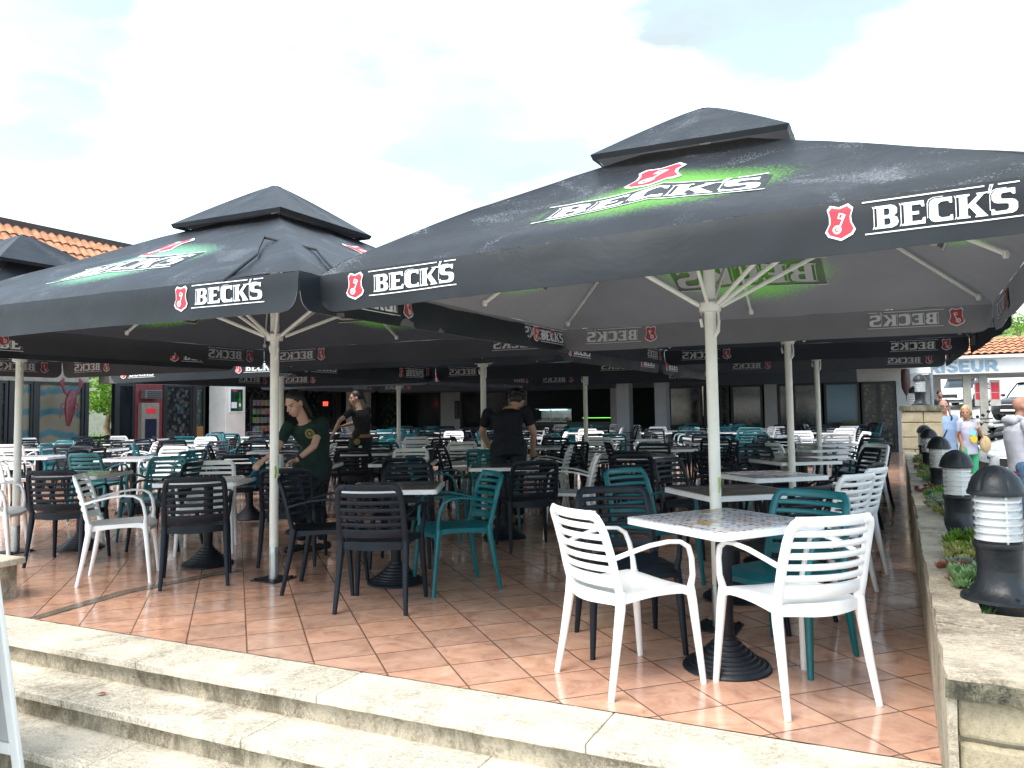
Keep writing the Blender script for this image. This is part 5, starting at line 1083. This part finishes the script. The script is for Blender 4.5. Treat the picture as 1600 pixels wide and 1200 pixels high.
body('man in pale blue polo with glasses and a dark shoulder strap, walking beside the woman', (.78, 16.25, G5), J5, SK2, LBLUE, JEAN, BLKS, None, '', 'm', 'short', 1.0, .010, strap, glasses=True)
PALEV = M('pale_lilac_tshirt', (.34, .33, .42), .85, var=.05, bump=.4, bsc=12); GRNT = M('mint_green_trousers', (.03, .30, .14), .85, var=.1, bump=.3, bsc=12)
J6 = dict(hipL=(-.09, -.02, .90), hipR=(.11, .02, .90), shL=(-.17, -.03, 1.36), shR=(.17, .04, 1.36), bow=(0, -.04, 0), head=(-.03, -.02, 1.555), face=(-.55, -.8, -.1), crown=(0, 0, 1), elL=(-.24, -.02, 1.12), wrL=(-.27, -.08, .90), elR=(.24, .0, 1.15), wrR=(.10, -.16, 1.26), knL=(-.10, -.07, .47), knR=(.10, .02, .47), anL=(-.12, -.02, .08), anR=(.10, .03, .08), toe=(-.1, -1, 0), curl=.8)
def ex6(t, V, P, rot, ax):
    mt = Matrix.Rotation(math.pi / 2, 4, 'X'); m = MB(); m.prism(ring(0, 0, .065, 20), 0, .012, Matrix.Translation((.015, -.150, 1.08)) @ mt); m.build('yellow_flower_print', M('yellow_print', (.55, .38, .02), .7), t, smooth=False)
    m = MB(); m.prism([(-.06, .10), (.03, .08), (.07, .17), (.0, .15), (-.05, .20), (-.03, .12)], 0, .012, Matrix.Translation((.01, -.146, 1.06)) @ mt); m.prism([(-.01, .0), (.01, .0), (.01, .12), (-.01, .12)], 0, .012, Matrix.Translation((.01, -.147, 1.10)) @ mt); m.build('turquoise_print', M('turquoise_print', (.15, .62, .62), .7), t, smooth=False)
    m = MB(); ell(m, (.25, -.10, .98), (.10, .07, .15)); solid(m, 'straw_bag', M('straw_weave', (.46, .33, .18), .85, var=.2, sc=40, bump=.6, bsc=90), t, .01, 1)
    m = MB(); m.sweep([(.20, -.12, 1.10), (.15, -.16, 1.27), (.16, -.06, 1.40), (.20, .0, 1.30), (.28, -.06, 1.10)], (.012, .006), n=6); m.build('bag_strap', M('straw_weave', (.46, .33, .18)), t)
body('blonde woman in a lilac flower print top and mint green trousers with straw bag', (1.14, 16.45, G5), J6, SK2, PALEV, GRNT, BLKS, HAIRB, 'bob', 'f', 'short', 1.0, .010, ex6)
J7 = {k: v for k, v in J5.items()}; J7['face'] = (.1, -1, 0)
body('small distant dark haired figure in the street above the walking man', (1.22, 27.3, gz(1.2, 27.3) - .05), J7, SK2, NAVY, BLK, BLKS, HAIRD, 'short', 'm', 'short', .98, .016, None, faceok=False)

# ------------------------------------------------------------------ vehicles
TYRE = M('tyre_rubber', (.015, .015, .016), .8); ALLOY = M('alloy_wheel', (.42, .43, .44), .3, .8); CARGL = M('car_glass', (.02, .03, .035), .08, spec=.8); HEADL = M('headlamp_glass', (.55, .58, .60), .12, spec=.8); CHROME = M('chrome_trim', (.6, .6, .6), .15, .9)
def car(loc, rot, paint, lab, group, glass=None):
    glass = glass or CARGL; t = thing('parked_car', lab, 'car', loc, rot, group)
    st = [(-2.12, .55, .62, .40, .70), (-2.05, .74, .78, .30, .80), (-1.85, .84, .86, .24, .92), (-1.3, .89, .93, .22, 1.0), (-.7, .90, .96, .20, 1.0), (0, .90, .95, .20, 1.0), (.8, .90, .93, .20, 1.0), (1.3, .88, .88, .22, 1.0), (1.75, .82, .80, .22, .95), (2.05, .72, .70, .26, .85), (2.16, .56, .58, .34, .7)]
    m = MB(); n = 20
    for x, hw, zt, zb, q in st:
        for k in range(n):
            a = 2 * math.pi * (k + .5) / n; c, s_ = math.cos(a), math.sin(a); c = math.copysign(abs(c) ** .45, c); s_ = math.copysign(abs(s_) ** .5, s_); zc = (zt + zb) / 2; m.v.append((x, hw * c * (1 if s_ < 0 else 1 - .10 * abs(s_)), zc + (zt - zb) / 2 * s_))
    for i in range(len(st) - 1):
        for k in range(n): a0 = i * n + k; a1 = i * n + (k + 1) % n; m.face((a0, a0 + n, a1 + n, a1))
    m.face([k for k in range(n)]); m.face([(len(st) - 1) * n + k for k in reversed(range(n))]); m.build('body', paint, t, auto=50)
    gl = [(-1.95, .70, .86, .02), (-1.55, .74, .90, .36), (-1.1, .74, .92, .52), (-.3, .74, .92, .57), (.25, .72, .92, .52), (.75, .68, .88, .22), (1.05, .66, .86, .02)]
    def gv(mm, grow, lo=0.0, hi=1.0):
        o = len(mm.v)
        for x, hw, zb, h_ in gl:
            for k, (a, b) in enumerate(((-1, lo), (-.84, hi), (-.4, hi + .02), (.4, hi + .02), (.84, hi), (1, lo))): mm.v.append((x, (hw + grow) * (a if abs(a) < .9 else a * 1.06), zb - .02 + (h_ + grow) * b))
        for i in range(len(gl) - 1):
            for k in range(5): mm.face((o + i * 6 + k, o + i * 6 + k + 1, o + i * 6 + k + 7, o + i * 6 + k + 6))
    m = MB(); gv(m, 0); m.build('windows', glass, t, auto=50)
    m = MB(); m.grid(8, 6, lambda u, v: Vector((-1.35 + 1.75 * u, (v * 2 - 1) * .62, 1.455 + .035 * math.sin(math.pi * v) + .02 * math.sin(math.pi * u) - .03 * (1 - u)))); m.grid(8, 6, lambda u, v: Vector((-1.35 + 1.75 * u, (v * 2 - 1) * .62, 1.42)), flip=True)
    for sx in (-1, 1):
        m.sweep([(.98, sx * .68, .88), (.72, sx * .665, 1.10), (.30, sx * .635, 1.42), (-.4, sx * .62, 1.485), (-1.2, sx * .625, 1.44), (-1.6, sx * .66, 1.24), (-1.92, sx * .70, .90)], (.03, .022), n=8); m.sweep([(-.35, sx * .745, .92), (-.38, sx * .64, 1.47)], (.035, .02), n=8)
    m.build('roof', paint, t, auto=50)
    for x in (-1.32, 1.33):
        for sx in (-1, 1):
            m = MB(); m.lathe([(.20, -.10), (.29, -.105), (.315, -.08), (.32, 0), (.315, .08), (.29, .105), (.20, .10)], n=28); w = m.build('wheel', TYRE, t, loc=(x, sx * .80, .32), rot=(math.pi / 2, 0, 0))
            m = MB(); m.lathe([(.20, -.02), (.21, .085), (.19, .085), (.17, .05)], n=24, close=False)
            for k in range(5): a = R(72 * k); m.sweep([(0, 0, .06), (.19 * math.cos(a), .19 * math.sin(a), .07)], (.014, .03), n=6)
            m.lathe([(.0, .08), (.05, .075), (.05, .02)], n=12); q = m.build('rim', ALLOY, w); q.scale = (1, 1, 1 if sx < 0 else -1)
    for sx in (-1, 1): m = MB(); ell(m, (2.0, sx * .60, .66), (.12, .16, .075)); m.build('headlight', HEADL, t); m = MB(); ell(m, (.72, sx * .96, .98), (.07, .09, .06)); m.build('wing_mirror', paint, t)
    m = MB(); m.box((2.12, -.34, .44), (2.19, .34, .60)); m.build('grille', TYRE, t, smooth=False); m = MB(); m.box((2.185, -.26, .36), (2.205, .26, .43)); m.box((2.18, -.34, .60), (2.20, .34, .62)); m.build('number_plate', PRW, t, smooth=False)
    m = MB(); m.box((2.10, -.62, .26), (2.155, .62, .36)); m.build('lower_intake', TYRE, t, smooth=False)
    return t
SILVER = M('silver_blue_paint', (.50, .54, .58), .25, .35, var=.03); CWHITE = M('white_car_paint', (.75, .76, .78), .25, var=.02); CDARK = M('black_car_paint', (.012, .013, .016), .2)
def gat(x, y, dz=0): return (x, y, gz(x, y) + dz)
car(gat(3.55, 22.3), R(227), SILVER, 'silver car parked nose out, further of the two behind the hooded man', 'cars parked beyond the planter')
car(gat(3.62, 20.0), R(225), SILVER, 'silver car parked nose out, nearer of the two behind the hooded man', 'cars parked beyond the planter')
car(gat(2.95, 43.5), R(250), CWHITE, 'distant white car seen through the salon pillars', 'cars parked beyond the planter')
car(gat(5.0, 36.5), R(235), CDARK, 'dark car with pale windscreen below the salon lettering', 'cars parked beyond the planter', M('glass_painted_pale_reflection', (.45, .50, .52), .15))  # pale reflection put into the glass colour itself
def scooter(loc, rot, lab):
    t = thing('motor_scooter', lab, 'scooter', loc, rot, 'black scooters behind the walking couple')
    for x in (-.6, .62): m = MB(); m.lathe([(.13, -.05), (.22, -.055), (.25, 0), (.22, .055), (.13, .05)], n=20); m.build('wheel', TYRE, t, loc=(x, 0, .25), rot=(math.pi / 2, 0, 0))
    m = MB(); m.sweep([(-.85, 0, .62), (-.6, 0, .55), (-.2, 0, .50), (.1, 0, .34), (.35, 0, .34), (.5, 0, .6), (.48, 0, .95)], [(.06, .08), (.16, .15), (.16, .17), (.08, .17), (.07, .18), (.08, .2), (.05, .14)], ref=(0, 0, 1), n=14, p=2.4); m.build('body', CDARK, t)
    m = MB(); m.sweep([(-.78, 0, .74), (-.5, 0, .78), (-.15, 0, .75), (.02, 0, .70)], [(.05, .10), (.07, .15), (.06, .14), (.04, .09)], ref=(0, 0, 1), n=12, p=2.4); m.build('seat', BLKS, t)
    m = MB(); m.tube((.62, 0, .25), (.44, 0, 1.05), .025); m.sweep([(.38, -.34, 1.08), (.44, -.15, 1.06), (.44, .15, 1.06), (.38, .34, 1.08)], (.016, .016), n=8); m.build('handlebar', FRAME, t)
    for sx in (-1, 1): m = MB(); m.tube((.42, sx * .2, 1.06), (.46, sx * .27, 1.22), .006, n=6); ell(m, (.46, sx * .28, 1.26), (.015, .06, .04)); m.build('mirror', FRAME, t)
    m = MB(); ell(m, (.52, 0, 1.0), (.06, .09, .07)); m.build('headlight', HEADL, t); return t
for i, (x, y, r_) in enumerate(((2.05, 23.6, 215), (2.55, 24.0, 222), (2.3, 25.2, 230))): scooter(gat(x, y), R(r_), ['black scooter directly right of the blonde woman', 'black scooter between the blonde woman and the silver cars', 'black scooter furthest back beside the silver cars'][i])
m = MB(); m.box((0, 0, 0), (.75, .5, .8)); o = m.build('dark_bin', M('dark_planter_box', (.05, .03, .028), .6), loc=gat(1.5, 22.0), label='dark box bin behind the walking couple, left of the scooters', cat='bin', smooth=False); bevel(o, .03)

# ------------------------------------------------------------------ pavement sign at the lower left
a_ = thing('pavement_sign', 'white metal framed pavement sign with grey panel at the lower left corner', 'sign board', (-3.55, 2.13, -.43), R(4))
for sg, nm in ((1, 'front_frame'), (-1, 'back_frame')):
    tp = Vector((0, 0, 1.28)); M4 = Matrix.Translation(tp) @ Matrix.Rotation(R(9) * sg, 4, 'X')
    m = MB(); H_ = -1.29
    for x0, x1, z0, z1 in ((-.66, -.605, H_, 0), (-.055, 0, H_, 0), (-.605, -.055, -.055, 0), (-.605, -.055, H_ + .20, H_ + .255), (-.605, -.055, -.60, -.575)): m.box((x0, -.012, z0), (x1, .012, z1), mat=M4)
    fr_ = m.build(nm, M('white_metal_frame', (.78, .79, .78), .4, var=.02), a_, smooth=False); bevel(fr_, .006, 2)
    m = MB(); m.box((-.60, -.004, H_ + .26), (-.06, .004, -.06), mat=M4); m.build('panel', M('grey_panel', (.42, .43, .44), .5, var=.04), fr_, smooth=False)
